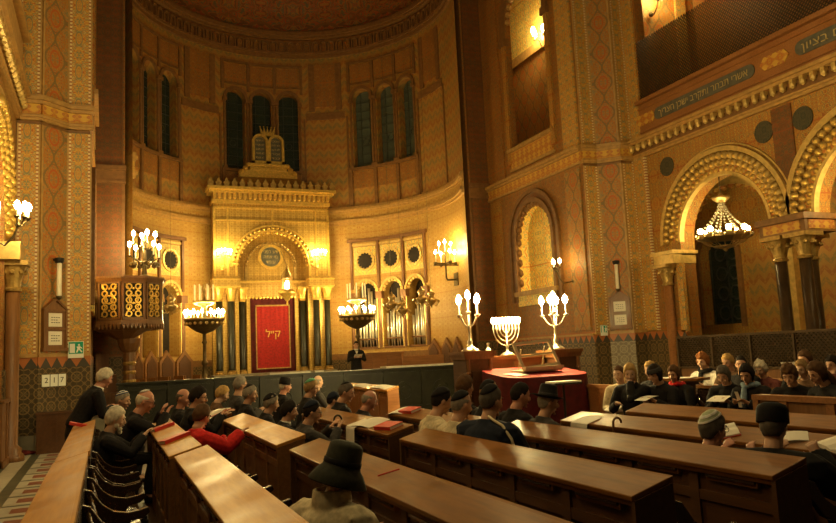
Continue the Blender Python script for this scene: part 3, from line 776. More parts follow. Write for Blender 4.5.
# ------------------------------------------------------------------ lamps and candelabra
def candle_mesh(h, r, rb, lit, bm='bulb'):
    c = MB().lathe([(r*1.5,-.02),(r*1.6,0),(r,.01),(r,h)], n=8).build('candle', M['candle'])
    if lit:
        MB().lathe([(rb*.45,h),(rb*.9,h+rb*.8),(rb,h+rb*1.5),(rb*.6,h+rb*2.6),(0,h+rb*3.2)], n=8).build('bulb', M[bm], c, smooth=True)
    return c
def candles(root, pts, h=.2, r=.016, rb=.026, lit=True, bm='bulb'):
    first = None
    for p in pts:
        if first is None: first = candle_mesh(h, r, rb, lit, bm); c = first
        else: c = copy_tree(first)
        c.parent = root; c.location = p
def ring(r, z, n, a0=0): return [(r*math.cos(a0+2*PI*k/n), r*math.sin(a0+2*PI*k/n), z) for k in range(n)]
def arm(mb, p0, p1, r=.014, sag=.12, n=7):
    """curved branch from the stem out and up to a candle cup"""
    p0, p1 = V(p0), V(p1); pts = []
    for i in range(n+1):
        t = i/n; q = p0.lerp(p1, t); q.z += -sag*math.sin(PI*t)*(1.2-t*.6); pts.append(q)
    mb.tube(pts, r, 6)
    mb.lathe([(.012,-.05),(.045,-.02),(.05,0),(.02,0)], p1, 8)

def standing(loc, label):
    t = empty('standing_candelabrum', loc, 0, label, 'candelabrum', 'tall candelabra flanking the ark')
    MB().lathe([(.42,0),(.42,.08),(.34,.12),(.30,.22),(.16,.3),(.12,.5),(.15,.56),(.09,.62),(.075,1.1),(.12,1.16),(.12,1.24),(.07,1.3),(.065,1.9),(.11,1.96),(.07,2.03),(.07,2.3)], n=14).build('stem', M['bronze'], t, smooth=True)
    MB().lathe([(.07,2.28),(.3,2.36),(.5,2.5),(.62,2.62),(.72,2.76),(.74,2.8),(.6,2.78),(.1,2.7)], n=20).build('bowl', M['bronze'], t, smooth=True)
    q = MB()
    for k in range(20):
        a = 2*PI*k/20; q.ball((.68*math.cos(a), .68*math.sin(a), 2.66), .07)
    q.lathe([(.76,2.8),(.76,2.86),(.70,2.86),(.70,2.8)], n=24); q.build('bowl_ornament', M['brass'], t)
    u = MB().lathe([(.1,2.7),(.09,3.3),(.3,3.36),(.42,3.42),(.42,3.5),(.06,3.5),(.05,3.9),(.1,3.95),(.02,4.1),(.0,4.2)], n=18)
    u.build('upper_tier', M['brass'], t, smooth=True)
    candles(t, ring(.70, 2.84, 14), .18, .024, .052)
    candles(t, ring(.36, 3.5, 8, .2), .62, .022, .03, False)
    return t
a = standing((3.42, 28.9, .45), 'bronze standing candelabrum of many lights on the pulpit side of the ark')
b = dup(a, (9.42, 28.9, .45), .3, 'bronze standing candelabrum of many lights between ark and organ pipes')

def pulpit_light():
    t = empty('branched_candelabrum', (1.02, 22.35, 4.12), 0, 'two-tier candelabrum with eight lights standing on the carved pulpit', 'candelabrum')
    m = MB().lathe([(.2,0),(.2,.05),(.08,.1),(.05,.4),(.09,.45),(.05,.5),(.04,1.0),(.07,1.05),(.02,1.2),(0,1.42)], n=10)
    for p in ring(.46, .62, 4, .5): arm(m, (0,0,.5), p, .018, .08)
    for p in ring(.30, .98, 4, .2): arm(m, (0,0,.86), p, .016, .08)
    m.build('stem', M['bronze'], t)
    s = MB()
    for k in range(10): s.ball((.34*math.cos(k*.63), .34*math.sin(k*.63), .38), .09)
    s.build('leaf_collar', M['bronze'], t)
    candles(t, ring(.46, .62, 4, .5), .24, .018, .052); candles(t, ring(.30, .98, 4, .2), .22, .018, .052)
pulpit_light()

def table_cand(loc, label, rz=0):
    t = empty('table_candelabrum', loc, rz, label, 'candelabrum', 'silver candelabra on the pedestals')
    m = MB().lathe([(.16,0),(.16,.02),(.12,.05),(.05,.09),(.035,.13),(.05,.17),(.022,.22),(.02,.40),(.035,.43),(.018,.47),(.018,.66)], n=12)
    for k in range(4): 
        a = k*PI/2+.35; arm(m, (0,0,.48), (.23*math.cos(a), .23*math.sin(a), .66), .013, .09)
    m.lathe([(.018,.66),(.045,.70),(.05,.72),(.01,.72)], n=10)
    m.build('stem', M['silver'], t, smooth=True)
    candles(t, ring(.23, .66, 4, .35), .2, .013, .052, bm='bulbh'); candles(t, [(0,0,.72)], .22, .013, .052, bm='bulbh')
    return t
a = table_cand((6.05, 12.1, 1.66), 'silver five-light candelabrum on the pedestal left of the menorah')
dup(a, (7.86, 12.1, 1.62), .4, 'silver five-light candelabrum on the pedestal right of the menorah')

t = empty('menorah', (6.92, 12.3, 1.55), 0, 'branched menorah with a blazing row of lights behind the red table', 'menorah')
m = MB().lathe([(.13,0),(.13,.02),(.09,.05),(.03,.08),(.022,.14),(.035,.17),(.016,.2),(.016,.5)], n=12)
pts = [(0,0,.5)]
for k in (1, 2, 3, 4):
    r = .068*k
    for s in (-1, 1):
        m.tube([(s*r*math.sin(R(q)), 0, .5-r*1.15*math.cos(R(q))) for q in range(0, 91, 15)], .009, 6)
        m.lathe([(.01,-.02),(.026,0),(.01,.0)], (s*r,0,.51), 8); pts.append((s*r,0,.5))
m.lathe([(.01,-.02),(.026,0),(.01,0)], (0,0,.51), 8)
m.build('stem', M['silver'], t, smooth=True)
candles(t, pts, .10, .010, .036, bm='bulbh')

def sconce(name, loc, rz, label, n=5, r=.2, mat='brass', h=.16, rb=.03, drop=.35, group='wall lamps', bm='bulb', reach=.32):
    """wall lamp: local +Y points to the wall"""
    t = empty(name, loc, rz, label, 'wall lamp', group)
    m = MB().lathe([(.0,-.1),(.05,-.06),(.03,0),(.03,.06),(.0,.1)], n=8)
    m.tube([(0,reach,-drop),(0,.2,-drop-.06),(0,.06,-drop*.7),(0,0,-.05)], .02, 6)
    for k in range(n):
        a = PI*(1+k/(n-1))
        arm(m, (0,0,-.05), (r*math.cos(a), r*.8*math.sin(a), .08), .011, .07)
    m.build('bracket', M[mat], t); MB().lathe([(.09,0),(.09,.04),(.04,.07)], M=Matrix.Rotation(PI/2,3,'X'), c=(0,reach+.04,-drop), n=12).build('wall_plate', M[mat], t)
    candles(t, [(r*math.cos(PI*(1+k/(n-1))), r*.8*math.sin(PI*(1+k/(n-1))), .08) for k in range(n)], h, .012, rb, bm=bm)
    return t
sconce('wall_sconce', (4.43, 30.55, 5.82), 0, 'gilt sconce of blazing lights on the pulpit side of the ark front', 7, .26, 'gold', .16, .040)
sconce('wall_sconce', (8.40, 30.55, 5.82), 0, 'gilt sconce of blazing lights on the organ side of the ark front', 7, .26, 'gold', .16, .040)
sconce('wall_sconce', (12.55, 18.98, 3.95), -PI/2, 'small sconce of lights on a bracket beside the yellow painted niche', 3, .16, 'bronze', .10, .05, reach=.55, bm='bulbg')
sconce('wall_sconce', (14.96, 22.75, 13.1), -PI/2, 'sconce with three lights high in the upper arched opening', 3, .3, 'bronze', .12, .085)
sconce('wall_sconce', (15.75, 17.25, 12.2), 0, 'sconce with two lights high in the upper gallery at the picture edge', 4, .32, 'bronze', .12, .055)
sconce('wall_sconce', (-1.42, 14.6, 4.28), PI/2, 'lit sconce at the left edge below the gilt arch', 5, .2, 'bronze', .12, .05)

t = empty('bracket_candelabrum', (11.95, 25.6, 4.65), 0, 'dark bracket candelabrum of lights jutting from the wall beside the organ pipes', 'candelabrum')
m = MB().tube([(.62,.25,-.25),(.3,.1,-.28),(.05,0,-.3),(0,0,-.2),(0,0,.4)], .035, 8).box(-.42,.42,-.03,.03,.30,.36).box(-.03,.03,-.42,.42,.30,.36)
for s in ((-.42,0),(.42,0),(0,.42),(0,-.42)): m.lathe([(.02,.24),(.07,.3),(.08,.38),(.03,.38)], (s[0],s[1],0), 8)
m.box(-.5,.55,-.025,.025,.24,.29)
m.build('bracket', M['bronze'], t); MB().box(.5,.62,.05,.4,-.5,.0).build('wall_plate', M['bronze'], t)
candles(t, [(-.4,0,.38),(.4,0,.38),(0,-.4,.38),(0,.4,.38)], .32, .02, .05)
MB().lathe([(.03,.36),(.03,.7),(.06,.74),(.02,.78)], n=8).build('stem', M['bronze'], t)
candles(t, [(-.25,0,.74),(.25,0,.74),(0,0,.82)], .28, .02, .05)

def oil_lamp(loc, zt, label, group='unlit hanging lamps'):
    t = empty('hanging_oil_lamp', loc, 0, label, 'hanging lamp', group)
    MB().lathe([(0,-.3),(.03,-.27),(.02,-.2),(.10,-.14),(.19,-.05),(.22,.02),(.20,.05),(.12,.08),(.10,.2),(.16,.26),(.10,.34),(.03,.4),(.02,.46),(0,.46)], n=14).build('bowl', M['brass'], t, smooth=True)
    m = MB()
    for k in range(6):
        a = k*PI/3; m.tube([(.05*math.cos(a), .05*math.sin(a), -.16),(.22*math.cos(a), .22*math.sin(a), -.22),(.30*math.cos(a), .30*math.sin(a), -.08)], .014, 5)
        m.lathe([(.01,-.1),(.05,-.06),(.055,0),(.02,0)], (.30*math.cos(a), .30*math.sin(a), 0), 7)
    m.build('branch', M['brass'], t)
    MB().tube([(0,0,.44),(0,0,zt-loc[2])], .005, 5).build('chain', M['bronze'], t)
    return t
oil_lamp((9.85, 26.0, 3.50), 15.5, 'unlit brass hanging lamp in front of the middle organ pipes')
oil_lamp((10.35, 26.2, 3.28), 15.5, 'lowest unlit brass hanging lamp in front of the organ pipes')
oil_lamp((10.72, 25.2, 3.62), 15.5, 'unlit brass hanging lamp in front of the right-hand organ arch')
oil_lamp((11.5, 26.1, 3.62), 15.5, 'unlit brass hanging lamp between organ pipes and bracket candelabrum')
oil_lamp((2.02, 26.2, 3.58), 15.5, 'unlit brass hanging lamp between the pulpit and the standing candelabrum')

t = empty('eternal_lamp', (6.78, 29.8, 4.55), 0, 'pierced gilt hanging lamp glowing before the red ark curtain', 'hanging lamp')
MB().lathe([(0,-.75),(.04,-.7),(.03,-.6),(.12,-.5),(.14,-.42),(.30,-.32),(.38,-.22),(.34,-.16),(.2,-.12)], n=16).build('lower_bowl', M['gold'], t, smooth=True)
m = MB()
for k in range(6):
    a = k*PI/3; m.tube([(.19*math.cos(a), .19*math.sin(a), -.14),(.19*math.cos(a), .19*math.sin(a), .34)], .02, 5)
m.lathe([(.24,.32),(.24,.38),(.19,.5),(.1,.66),(.05,.74),(.06,.8),(.0,.95)], n=12); m.lathe([(.24,-.15),(.24,-.1),(.15,-.1)], n=12)
m.build('cage', M['goldd'], t)
MB().lathe([(.0,-.1),(.09,-.08),(.1,.1),(.06,.24),(0,.26)], n=10).build('flame_glass', M['tealight'], t, smooth=True)
MB().tube([(0,0,.9),(0,1.0,1.62)], .012, 5).build('chain', M['bronze'], t)

def chandelier(loc, zt, label):
    t = empty('chandelier', loc, 0, label, 'chandelier')
    m = MB()
    m.lathe([(.74,-.06),(.76,0),(.74,.06),(.70,.06),(.70,-.06)], n=28); m.lathe([(.3,-.32),(.32,-.28),(.28,-.28)], n=20)
    for k in range(16):
        a = 2*PI*k/16; c, s = math.cos(a), math.sin(a)
        m.tube([(.72*c,.72*s,-.05),(.5*c,.5*s,-.22),(.1*c,.1*s,-.36)], .012, 4)
        m.ball((.76*c,.76*s,-.02), .05)
    m.lathe([(0,-.46),(.05,-.42),(.08,-.36),(.1,-.34)], n=10)
    m.build('ring', M['brass'], t)
    for k in range(10):
        a = 2*PI*k/10; c, s = math.cos(a), math.sin(a); m = MB()
        for j in range(13):
            q = j/12; rr = .72*(1-q)**1.7+.07; m.ball((rr*c, rr*s, .05+1.0*q), .036)
        m.build('crystal_string', M['silver'], t)
    MB().lathe([(.1,1.0),(.24,1.12),(.26,1.18),(.10,1.2),(.04,1.3)], n=16).build('crown', M['brass'], t, smooth=True)
    MB().tube([(0,0,1.2),(0,0,zt-loc[2])], .016, 6).build('rod', M['bronze'], t)
    g = MB()
    f = None
    for p in ring(.66, .1, 8, .2):
        if f is None:
            f = MB().lathe([(.05,-.1),(.06,0),(.02,.02)], n=8).build('lamp_cup', M['brass'], t)
            MB().ball((0,0,.09), .085, seg=10).build('bulb', M['bulbg'], f, smooth=True)
            c = f
        else: c = copy_tree(f, t)
        c.location = p
    return t
ch = chandelier((14.82, 14.58, 4.3), 6.14, 'brass and crystal chandelier hanging in the first gallery arch')
ch.scale = (.88,)*3
dup(ch, (14.82, 10.3, 4.3), .2, 'brass and crystal chandelier hanging in the second gallery arch')

# ------------------------------------------------------------------ the ark
K = FW((6.5, 31), (1,0), (0,-1))
ark = empty('torah_ark', (6.5, 31, .45), 0, 'tall gilded ark with horseshoe arch, marble columns and tablets on top', 'ark')
def ap(name, mb, mat, parent=ark, **k): return mb.build(name, M[mat], parent, W=True, **k)
b_ = MB()
for i in range(4): b_.fbox(K, -2.9+.12*i, 2.9-.12*i, -.55, 1.1-.25*i, .45+.17*i, .62+.17*i)
ap('steps', b_, 'marble')
ap('body', MB().wall(K, -2.45, 2.45, 4.95, 8.15, [(0, 3.0, 4.95, 5.5)], .6).fbox(K, -2.45, 2.45, -.70, -.6, 1.1, 8.2).fbox(K, -2.45, -1.5, -.65, -.35, 1.1, 4.95).fbox(K, 1.5, 2.45, -.65, -.35, 1.1, 4.95).fbox(K, -2.45, -2.43, -.7, 0, 4.95, 8.2).fbox(K, 2.43, 2.45, -.7, 0, 4.95, 8.2), 'goldp')
m = MB().farch(K, 0, 5.5, 1.5, 1.58, 0, .10, 4.95, 32).farch(K, 0, 5.5, 1.70, 1.78, 0, .12, n=32)
ap('outer_arch', m, 'gold')
m = MB()
for k in range(27): a = R(180/27*(k+.5)); m.ball(K(1.64*math.cos(a), .06, 5.5+1.64*math.sin(a)), .085)
for k in range(25): a = R(180/25*(k+.5)); m.ball(K(1.46*math.cos(a), -.05, 5.5+1.46*math.sin(a)), .085)
ap('arch_scallops', m, 'gold', smooth=True)
m = MB().farch(K, 0, 5.55, .98, 1.10, -.6, -.45, 4.95, 28)
for k in range(21): a = R(180/21*(k+.5)); m.ball(K(1.04*math.cos(a), -.43, 5.55+1.04*math.sin(a)), .07)
ap('inner_arch', m, 'goldd')
ap('medallion', MB().farch(K, 0, 6.0, 0, .42, -.6, -.53, n=24, a1=360), 'inscr')
ap('medallion_ring', MB().farch(K, 0, 6.0, .42, .54, -.6, -.48, n=24, a1=360), 'gold')
for i, s in enumerate(('דע לפני', 'מי אתה', 'עומד')): text('inscription', s, M['letter'], K(0, -.52, 6.22-.22*i), (1,0,0), (0,-1,0), .2, ark)
m = MB().fbox(K, -1.5, 1.5, -.65, -.30, 4.28, 4.95)
ap('lintel', m, 'goldp')
m = MB().fbox(K, -1.52, 1.52, -.3, -.22, 4.88, 4.96)
for k in range(20): m.ball(K(-1.4+k*2.8/19, -.35, 4.26), (.07,.07,.09))
ap('lintel_moulding', m, 'gold')
CO = (2.26, 1.78, 1.28)
for i, u in enumerate((-2.26,-1.78,-1.28,1.28,1.78,2.26)):
    d = .06 if abs(u) > 1.5 else -.3
    c = K(u, d, 0)
    s = ap('column', MB().lathe([(.15,1.28),(.13,1.4),(.125,4.1)], c, 14), 'green', smooth=True)
    ap('column_capital', MB().lathe([(.14,4.08),(.17,4.14),(.15,4.2),(.16,4.35),(.22,4.52),(.24,4.6)], c, 12).box(c.x-.24, c.x+.24, c.y-.24, c.y+.24, 4.6, 4.68), 'gold', s)
    ap('column_base', MB().lathe([(.2,1.1),(.2,1.18),(.16,1.22),(.18,1.28),(.13,1.3)], c, 12), 'goldd', s)
for u in (-2.03,-1.53,-1.02,1.02,1.53,2.03): ap('gilded_strip', MB().fbox(K, u-.075, u+.075, -.4, -.05 if abs(u) > 1.4 else -.32, 1.12, 4.6), 'goldp')
for s in (-1, 1): ap('impost', MB().fbox(K, s*1.98-.55, s*1.98+.55, -.4, .30, 4.68, 4.97).fbox(K, s*1.98-.5, s*1.98+.5, -.3, .2, 4.97, 5.1), 'goldp')
m = MB()
for s in (-1, 1):
    for z0, z1, d in ((4.66,4.7,.34),(4.95,5.0,.34)): m.fbox(K, s*1.98-.57, s*1.98+.57, -.4, d, z0, z1)
    m.fbox(K, s*2.4-.05, s*2.4+.05, 0, .06, 5.1, 8.0); m.fbox(K, s*1.86-.04, s*1.86+.04, 0, .05, 5.1, 8.0)
for z in (7.42, 7.95): m.fbox(K, -2.4, 2.4, 0, .06, z, z+.07)
m.fbox(K, -.04, .04, 0, .07, 7.3, 8.0)
ap('front_moulding', m, 'gold')
m = MB().fbox(K, -2.5, 2.5, -.7, .12, 8.15, 8.3).fbox(K, -2.62, 2.62, -.6, .35, 8.58, 8.68).fbox(K, -2.7, 2.7, -.55, .45, 8.68, 8.8)
ap('entablature', m, 'gold')
m = MB().fbox(K, -2.45, 2.45, -.7, .1, 8.3, 8.6); ap('frieze', m, 'goldd')
m = MB()
for k in range(24):
    u = -2.4+k*4.8/23; m.fbox(K, u-.05, u+.05, .1, .26, 8.36, 8.58); m.ball(K(u, .18, 8.36), .06)
ap('dentils', m, 'gold')
first = None
for k in range(17):
    u = -2.56+k*5.12/16
    pts = [(-.13,0),(.13,0),(.09,.1),(.13,.18),(.11,.24),(.05,.27),(.06,.34),(0,.43),(-.06,.34),(-.05,.27),(-.11,.24),(-.13,.18),(-.09,.1)]
    ap('merlon', MB().fpoly(K, [(u+a, 8.8+b*.86) for a, b in pts], .28, .38), 'goldd')
def roof(hw0, d0, hw1, d1, z0, z1):
    a = [K(-hw0,d0,z0), K(hw0,d0,z0), K(hw1,d1,z1), K(-hw1,d1,z1), K(-hw0,-.68,z0), K(hw0,-.68,z0), K(hw1,-.95,z1), K(-hw1,-.95,z1)]
    return MB().add(a, [(0,1,2,3),(4,0,3,7),(1,5,6,2),(3,2,6,7),(5,4,7,6)])
ap('roof', roof(2.5, .2, 1.15, -.55, 8.8, 9.5), 'goldd')
m = MB().fbox(K, -1.25, 1.25, -.95, -.5, 9.44, 9.6).fbox(K, -1.02, 1.02, -.95, -.55, 9.6, 9.78).fbox(K, -.80, .80, -.95, -.5, 9.78, 10.06).fbox(K, -.88, .88, -.95, -.45, 9.98, 10.07)
for s in (-1, 1):
    for r, u, z in ((.15,1.14,9.68),(.14,.98,9.84),(.12,.86,10.0)): m.ball(K(s*u, -.6, z), r)
for k in range(14): m.ball(K(-.75+k*1.5/13, -.46, 9.88), .035)
ap('tablet_base', m, 'gold')
for s, nm in ((-1, 'a'), (1, 'b')):
    u = s*.345; h = .345
    o = ap('tablet', MB().farch(K, u, 11.03, .24, h, -.75, -.45, 10.06, 14).fbox(K, u-h, u+h, -.75, -.45, 10.06, 10.18), 'gold')
    m = MB().fbox(K, u-.25, u+.25, -.72, -.60, 10.15, 11.03); m.farch(K, u, 11.03, 0, .25, -.72, -.60, n=14); ap('tablet_face', m, 'inscr', o)
    for i, w in enumerate((('לא תרצח','לא תנאף','לא תגנב','לא תענה','לא תחמד') if s < 0 else ('אנכי','לא יהיה','לא תשא','זכור','כבד'))):
        text('inscription', w, M['letter'], K(u, -.59, 11.11-.19*i), (1,0,0), (0,-1,0), .13, o, maxw=.36)
m = MB().fbox(K, -.28, .28, -.72, -.5, 11.32, 11.46)
for k in range(5):
    u = -.24+.12*k; m.fpoly(K, [(u-.06,11.46),(u+.06,11.46),(u+(k-2)*.04,11.72)], -.66, -.56); m.ball(K(u+(k-2)*.04, -.61, 11.74), .035)
ap('crown', m, 'gold')
# curtain hanging in the doorway
cu = empty('ark_curtain', (6.5, 31.42, 1.12), 0, 'red velvet curtain with a bright red centre closing the ark doorway', 'curtain')
def drape(x0, x1, z0, z1, y, amp, n, name, mat, par=cu):
    m = MB(); vs = []; fs = []
    for i in range(n+1):
        x = x0+(x1-x0)*i/n; yy = y-amp*(.5+.5*math.sin(i*1.1))
        vs += [V((x, yy, z0)), V((x, yy, z1)), V((x, yy+.02, z1)), V((x, yy+.02, z0))]
    for i in range(n):
        a = 4*i; b = a+4
        fs += [(a,b,b+1,a+1),(a+2,b+2,b+3,a+3),(a+1,b+1,b+2,a+2),(a,a+3,b+3,b)]
    fs += [(0,1,2,3),(4*n+3,4*n+2,4*n+1,4*n)]
    return m.add(vs, fs).build(name, M[mat], par, smooth=False)
drape(-.98, .98, .02, 3.14, .02, .03, 40, 'border', 'redd')
drape(-.68, .68, .18, 2.78, -.05, .02, 40, 'centre_panel', 'red')
m = MB().box(-.72,.72,-.09,-.07,2.76,2.82).box(-.72,.72,-.09,-.07,.15,.2)
for s in (-1, 1): m.box(s*.70-.02, s*.70+.02, -.09, -.07, .15, 2.82)
m.build('gold_braid', M['goldd'], cu)
text('embroidered_letters', 'ק״ל', M['gold'], (6.5, 31.34, 2.72), (1,0,0), (0,-1,0), .42, cu)

# ------------------------------------------------------------------ pulpit
pu = empty('pulpit', (.50, 22.6, .45), 0, 'carved many-sided pulpit with pierced gilt panels against the dark pier', 'pulpit')
def octp(r, a0=R(12)): return [(r*math.cos(a0+k*PI/5), r*math.sin(a0+k*PI/5)) for k in range(10)]
def octbox(m, r0, r1, z0, z1):
    a = octp(r0); b = octp(r1)
    m.add([V((x,y,z0)) for x,y in a]+[V((x,y,z1)) for x,y in b], [list(reversed(range(10))), list(range(10,20))]+[(k,(k+1)%10,10+(k+1)%10,10+k) for k in range(10)])
m = MB(); octbox(m, 1.02, 1.02, 2.45, 3.55); m.build('body', M['oak'], pu)
m = MB(); octbox(m, 1.08, 1.12, 3.5, 3.6); octbox(m, 1.14, 1.14, 3.6, 3.66); m.build('rail', M['oak'], pu); m = MB(); octbox(m, 1.1, 1.08, 2.36, 2.46); octbox(m, .7, 1.05, 2.2, 2.38); octbox(m, .2, .65, 1.95, 2.22); m.build('moulding', M['oak'], pu)
P_ = octp(1.02)
for k in range(10):
    a, b = P_[k], P_[(k+1) % 10]; U = (b[0]-a[0], b[1]-a[1]); md = ((a[0]+b[0])/2, (a[1]+b[1])/2); 
    if md[1] > .5: continue
    Fp = FW(md, U, md)
    m = MB().fbox(Fp, -.25, .25, 0, .02, 2.54, 3.46); m.build('pierced_panel', M['dark'], pu)
    g = MB()
    for s in (-1, 1):
        for j in range(5):
            z = 2.63+j*.185; g.farch(Fp, s*.12, z, .055, .088, .015, .05, n=10, a1=360)
        g.tube([Fp(s*.21, .04, 2.57), Fp(s*.10, .04, 2.82), Fp(s*.2, .04, 3.0), Fp(s*.06, .04, 3.2), Fp(s*.2, .04, 3.44)], .016, 5)
    for j in range(4): g.ball(Fp(0, .03, 2.72+j*.2), .035)
    g.farch(Fp, 0, 3.02, .1, .13, .015, .05, n=12, a1=360)
    g.build('gilt_tracery', M['gold'], pu)
    f = MB()
    for q0, q1, z0, z1 in ((-.30,-.25,2.48,3.5),(.25,.30,2.48,3.5),(-.30,.30,2.48,2.54),(-.30,.30,3.46,3.5)): f.fbox(Fp, q0, q1, 0, .05, z0, z1)
    f.build('panel_frame', M['oak'], pu)
    d = MB()
    for j in range(6): d.fpoly(Fp, [(-.32+.107*j, 2.4), (-.213+.107*j, 2.4), (-.23+.107*j, 2.3), (-.266+.107*j, 2.22), (-.30+.107*j, 2.3)], .02, .07)
    d.build('fringe', M['oak'], pu)
MB().lathe([(.3,0),(.3,.1),(.2,.2),(.16,.3),(.16,1.6),(.22,1.66),(.3,1.85),(.32,1.98)], (.12,-.1,0), 12).build('post', M['oak'], pu)
m = MB()
for z in (.5,.75,1.0,1.25): m.lathe([(.165,z),(.185,z+.05),(.165,z+.1)], (.12,-.1,0), 12)
m.build('post_ring', M['goldd'], pu)
m = MB().box(-.75,-.05,.2,1.2,0,.5).box(-.75,-.2,.5,1.2,.5,1.0).box(-.75,-.4,.8,1.2,1.0,1.6); m.build('stair', M['oak'], pu)

# ------------------------------------------------------------------ organ pipes
og = empty('organ', tuple(F(ORG[1], -.25, 1.95)), 0, 'pale organ pipes standing in three small arches of the apse', 'organ')
for i, u in enumerate(ORG):
    for k in range(7):
        uu = u-.42+k*.14
        h = 1.95+ (1.55+[.35,.2,.75,1.05,.9,.55,.8][k] if i == 0 else 1.25+[.2,.3,1.0,.85,1.25,1.15,.3][k] if i == 1 else 1.2+[.1,.35,.8,1.2,1.05,.5,.4][k])
        c = F(uu, -.22-.04*(k % 2), 0)
        p = MB().lathe([(.012,1.97),(.05,2.3),(.056,2.34),(.056,h),(.048,h),(.048,h-.1)], c, 10)
        p.build('pipe', M['pipe'], og, smooth=True, W=True)
    MB().fbox(F, u-.5, u+.5, -.5, .02, 1.9, 2.0).fbox(F, u-.5, u+.5, -.16, -.12, 2.30, 2.36).build('pipe_rail', M['oak'], og, W=True)
cs = empty('organ_console', (8.9, 25.2, .45), 0, 'honey wood console below the organ pipes', 'console')
MB().box(-.85,.85,-.35,.35,0,1.22).build('body', M['oakr'], cs)
m = MB().box(-.9,.9,-.4,.4,1.22,1.28)
for x in (-.83,-.28,.28,.83): m.box(x-.04,x+.04,-.38,-.35,.05,1.2)
m.build('frame', M['oakr'], cs)
cs = empty('choir_bench', (9.9, 23.4, .45), 0, 'low reddish bench in front of the organ console', 'bench')
MB().box(-.75,.75,-.05,.05,0,1.12).build('backrest', M['oakr'], cs); MB().box(-.75,.75,-.5,-.05,.4,.46).build('seat', M['oakr'], cs); MB().box(-.75,-.68,-.5,.05,0,.7).box(.68,.75,-.5,.05,0,.7).build('end_panel', M['oakr'], cs)
# choir stalls with pointed backs along the apse wall
def stall(u, label):
    p0 = F(u, .35, .45); t = empty('choir_stall', tuple(p0), 0, label, 'stall', 'pointed choir stalls')
    MB().fpoly(F, [(u-.42,.45),(u+.42,.45),(u+.42,1.75),(u,2.2),(u-.42,1.75)], .06, .14).build('backrest', M['deskm'], t, W=True)
    MB().fpoly(F, [(u-.3,.9),(u+.3,.9),(u+.3,1.7),(u,2.0),(u-.3,1.7)], .14, .17).build('back_panel', M['deskd'], t, W=True)
    MB().fbox(F, u-.4, u+.4, .14, .55, .82, .88).build('seat', M['deskm'], t, W=True)
    for s in (-1, 1): MB().fbox(F, u+s*.42-.03, u+s*.42+.03, .06, .6, .45, 1.2).build('arm_panel', M['deskm'], t, W=True)
for i, tdeg in enumerate((76, 84.5, 93)): stall(AR*R(tdeg), ('choir stall with pointed back, nearest the organ pipes', 'choir stall with pointed back, middle one right of the organ', 'choir stall with pointed back, next to the candelabrum pedestal')[i])
for i, tdeg in enumerate((-36, -45, -54, -63, -72)): stall(AR*R(tdeg), ('choir stall with pointed back beside the left standing candelabrum', 'second pointed choir stall left of the ark', 'third pointed choir stall left of the ark', 'fourth pointed choir stall left of the ark', 'pointed choir stall just right of the pulpit post')[i])

# balustrade in front of the chancel
bal = empty('balustrade', (7.3, 20.0, 0), 0, 'dark carved green balustrade closing the front of the chancel', 'balustrade')
Bf = FW((7.3, 20.0), (1,0), (0,-1))
MB().fbox(Bf, -7.0, 2.2, -.1, .1, 0, 1.22).build('panel', M['green'], bal, W=True)
m = MB()
for k in range(9): m.fbox(Bf, -7.0+k*1.145, -6.88+k*1.145, .1, .16, 0, 1.22)
m.fbox(Bf, -7.0, 2.2, .1, .15, 0, .2).fbox(Bf, -7.0, 2.2, .1, .14, 1.05, 1.15); m.build('pilaster', M['green'], bal, W=True)
for k in range(8):
    u = -6.37+k*1.145; MB().farch(Bf, u, .62, .22, .27, .1, .13, n=16, a1=360).farch(Bf, u, .62, .0, .12, .1, .13, n=12, a1=360).fbox(Bf, u-.25, u+.25, .1, .115, .6, .64).build('carved_roundel', M['green'], bal, W=True)
MB().fbox(Bf, -7.05, 2.25, -.2, .2, 1.22, 1.27).build('cap', M['green'], bal, W=True)
sl = MB().box(-1.3,.9,-.25,.25,0,.05).build('marble_slab', plain('pale_marble', (.62,.58,.48), .25, var=.15)); sl.location = (8.55, 20.05, 1.275)
tag(sl, 'pale marble slab lying on the carved balustrade', 'slab')
for x, w in ((4.55, .55), (5.35, .12)):
    s2 = MB().box(-w,w,-.2,.2,0,.04).build('marble_slab', bpy.data.materials['pale_marble']); s2.location = (x, 20.05, 1.275)
    tag(s2, 'pale marble slab lying on the balustrade below the ark'+(' steps' if w > .3 else ' curtain'), 'slab')

# ------------------------------------------------------------------ wall fittings
def plaque(c, U, N, label):
    Fq = FW((c[0], c[1]), U, N); z = c[2]
    t = empty('memorial_plaque', (c[0], c[1], z), 0, label, 'plaque', 'gabled memorial boards')
    MB().fpoly(Fq, [(-.27,z),(.27,z),(.27,z+.86),(0,z+1.06),(-.27,z+.86)], .03, .09).build('board', M['oak'], t, W=True)
    m = MB()
    for a in ((-.30,-.25,0,.86),(.25,.30,0,.86)): m.fbox(Fq, a[0], a[1], .03, .12, z+a[2], z+a[3])
    m.fbox(Fq, -.32, .32, .03, .13, z-.05, z+.02).fbox(Fq, -.26, .26, .06, .11, z+.40, z+.44).fbox(Fq, -.26, .26, .06, .11, z+.8, z+.84)
    m.fpoly(Fq, [(-.32,z+.84),(-.26,z+.84),(0,z+1.03),(0,z+1.09)], .03, .13).fpoly(Fq, [(.32,z+.84),(0,z+1.09),(0,z+1.03),(.26,z+.84)], .03, .13)
    m.build('frame', M['oak'], t, W=True)
    for z0 in (.08, .47):
        p = MB().fbox(Fq, -.17, .17, .08, .1, z+z0, z+z0+.29).build('paper_card', M['paper'], t, W=True)
        k = MB()
        for j in range(3):
            for q in range(4-j % 2): k.fbox(Fq, -.11+q*.06, -.07+q*.06, .1, .104, z+z0+.19-.055*j, z+z0+.205-.055*j)
        k.build('script_lines', M['ink'], p, W=True)
    return t
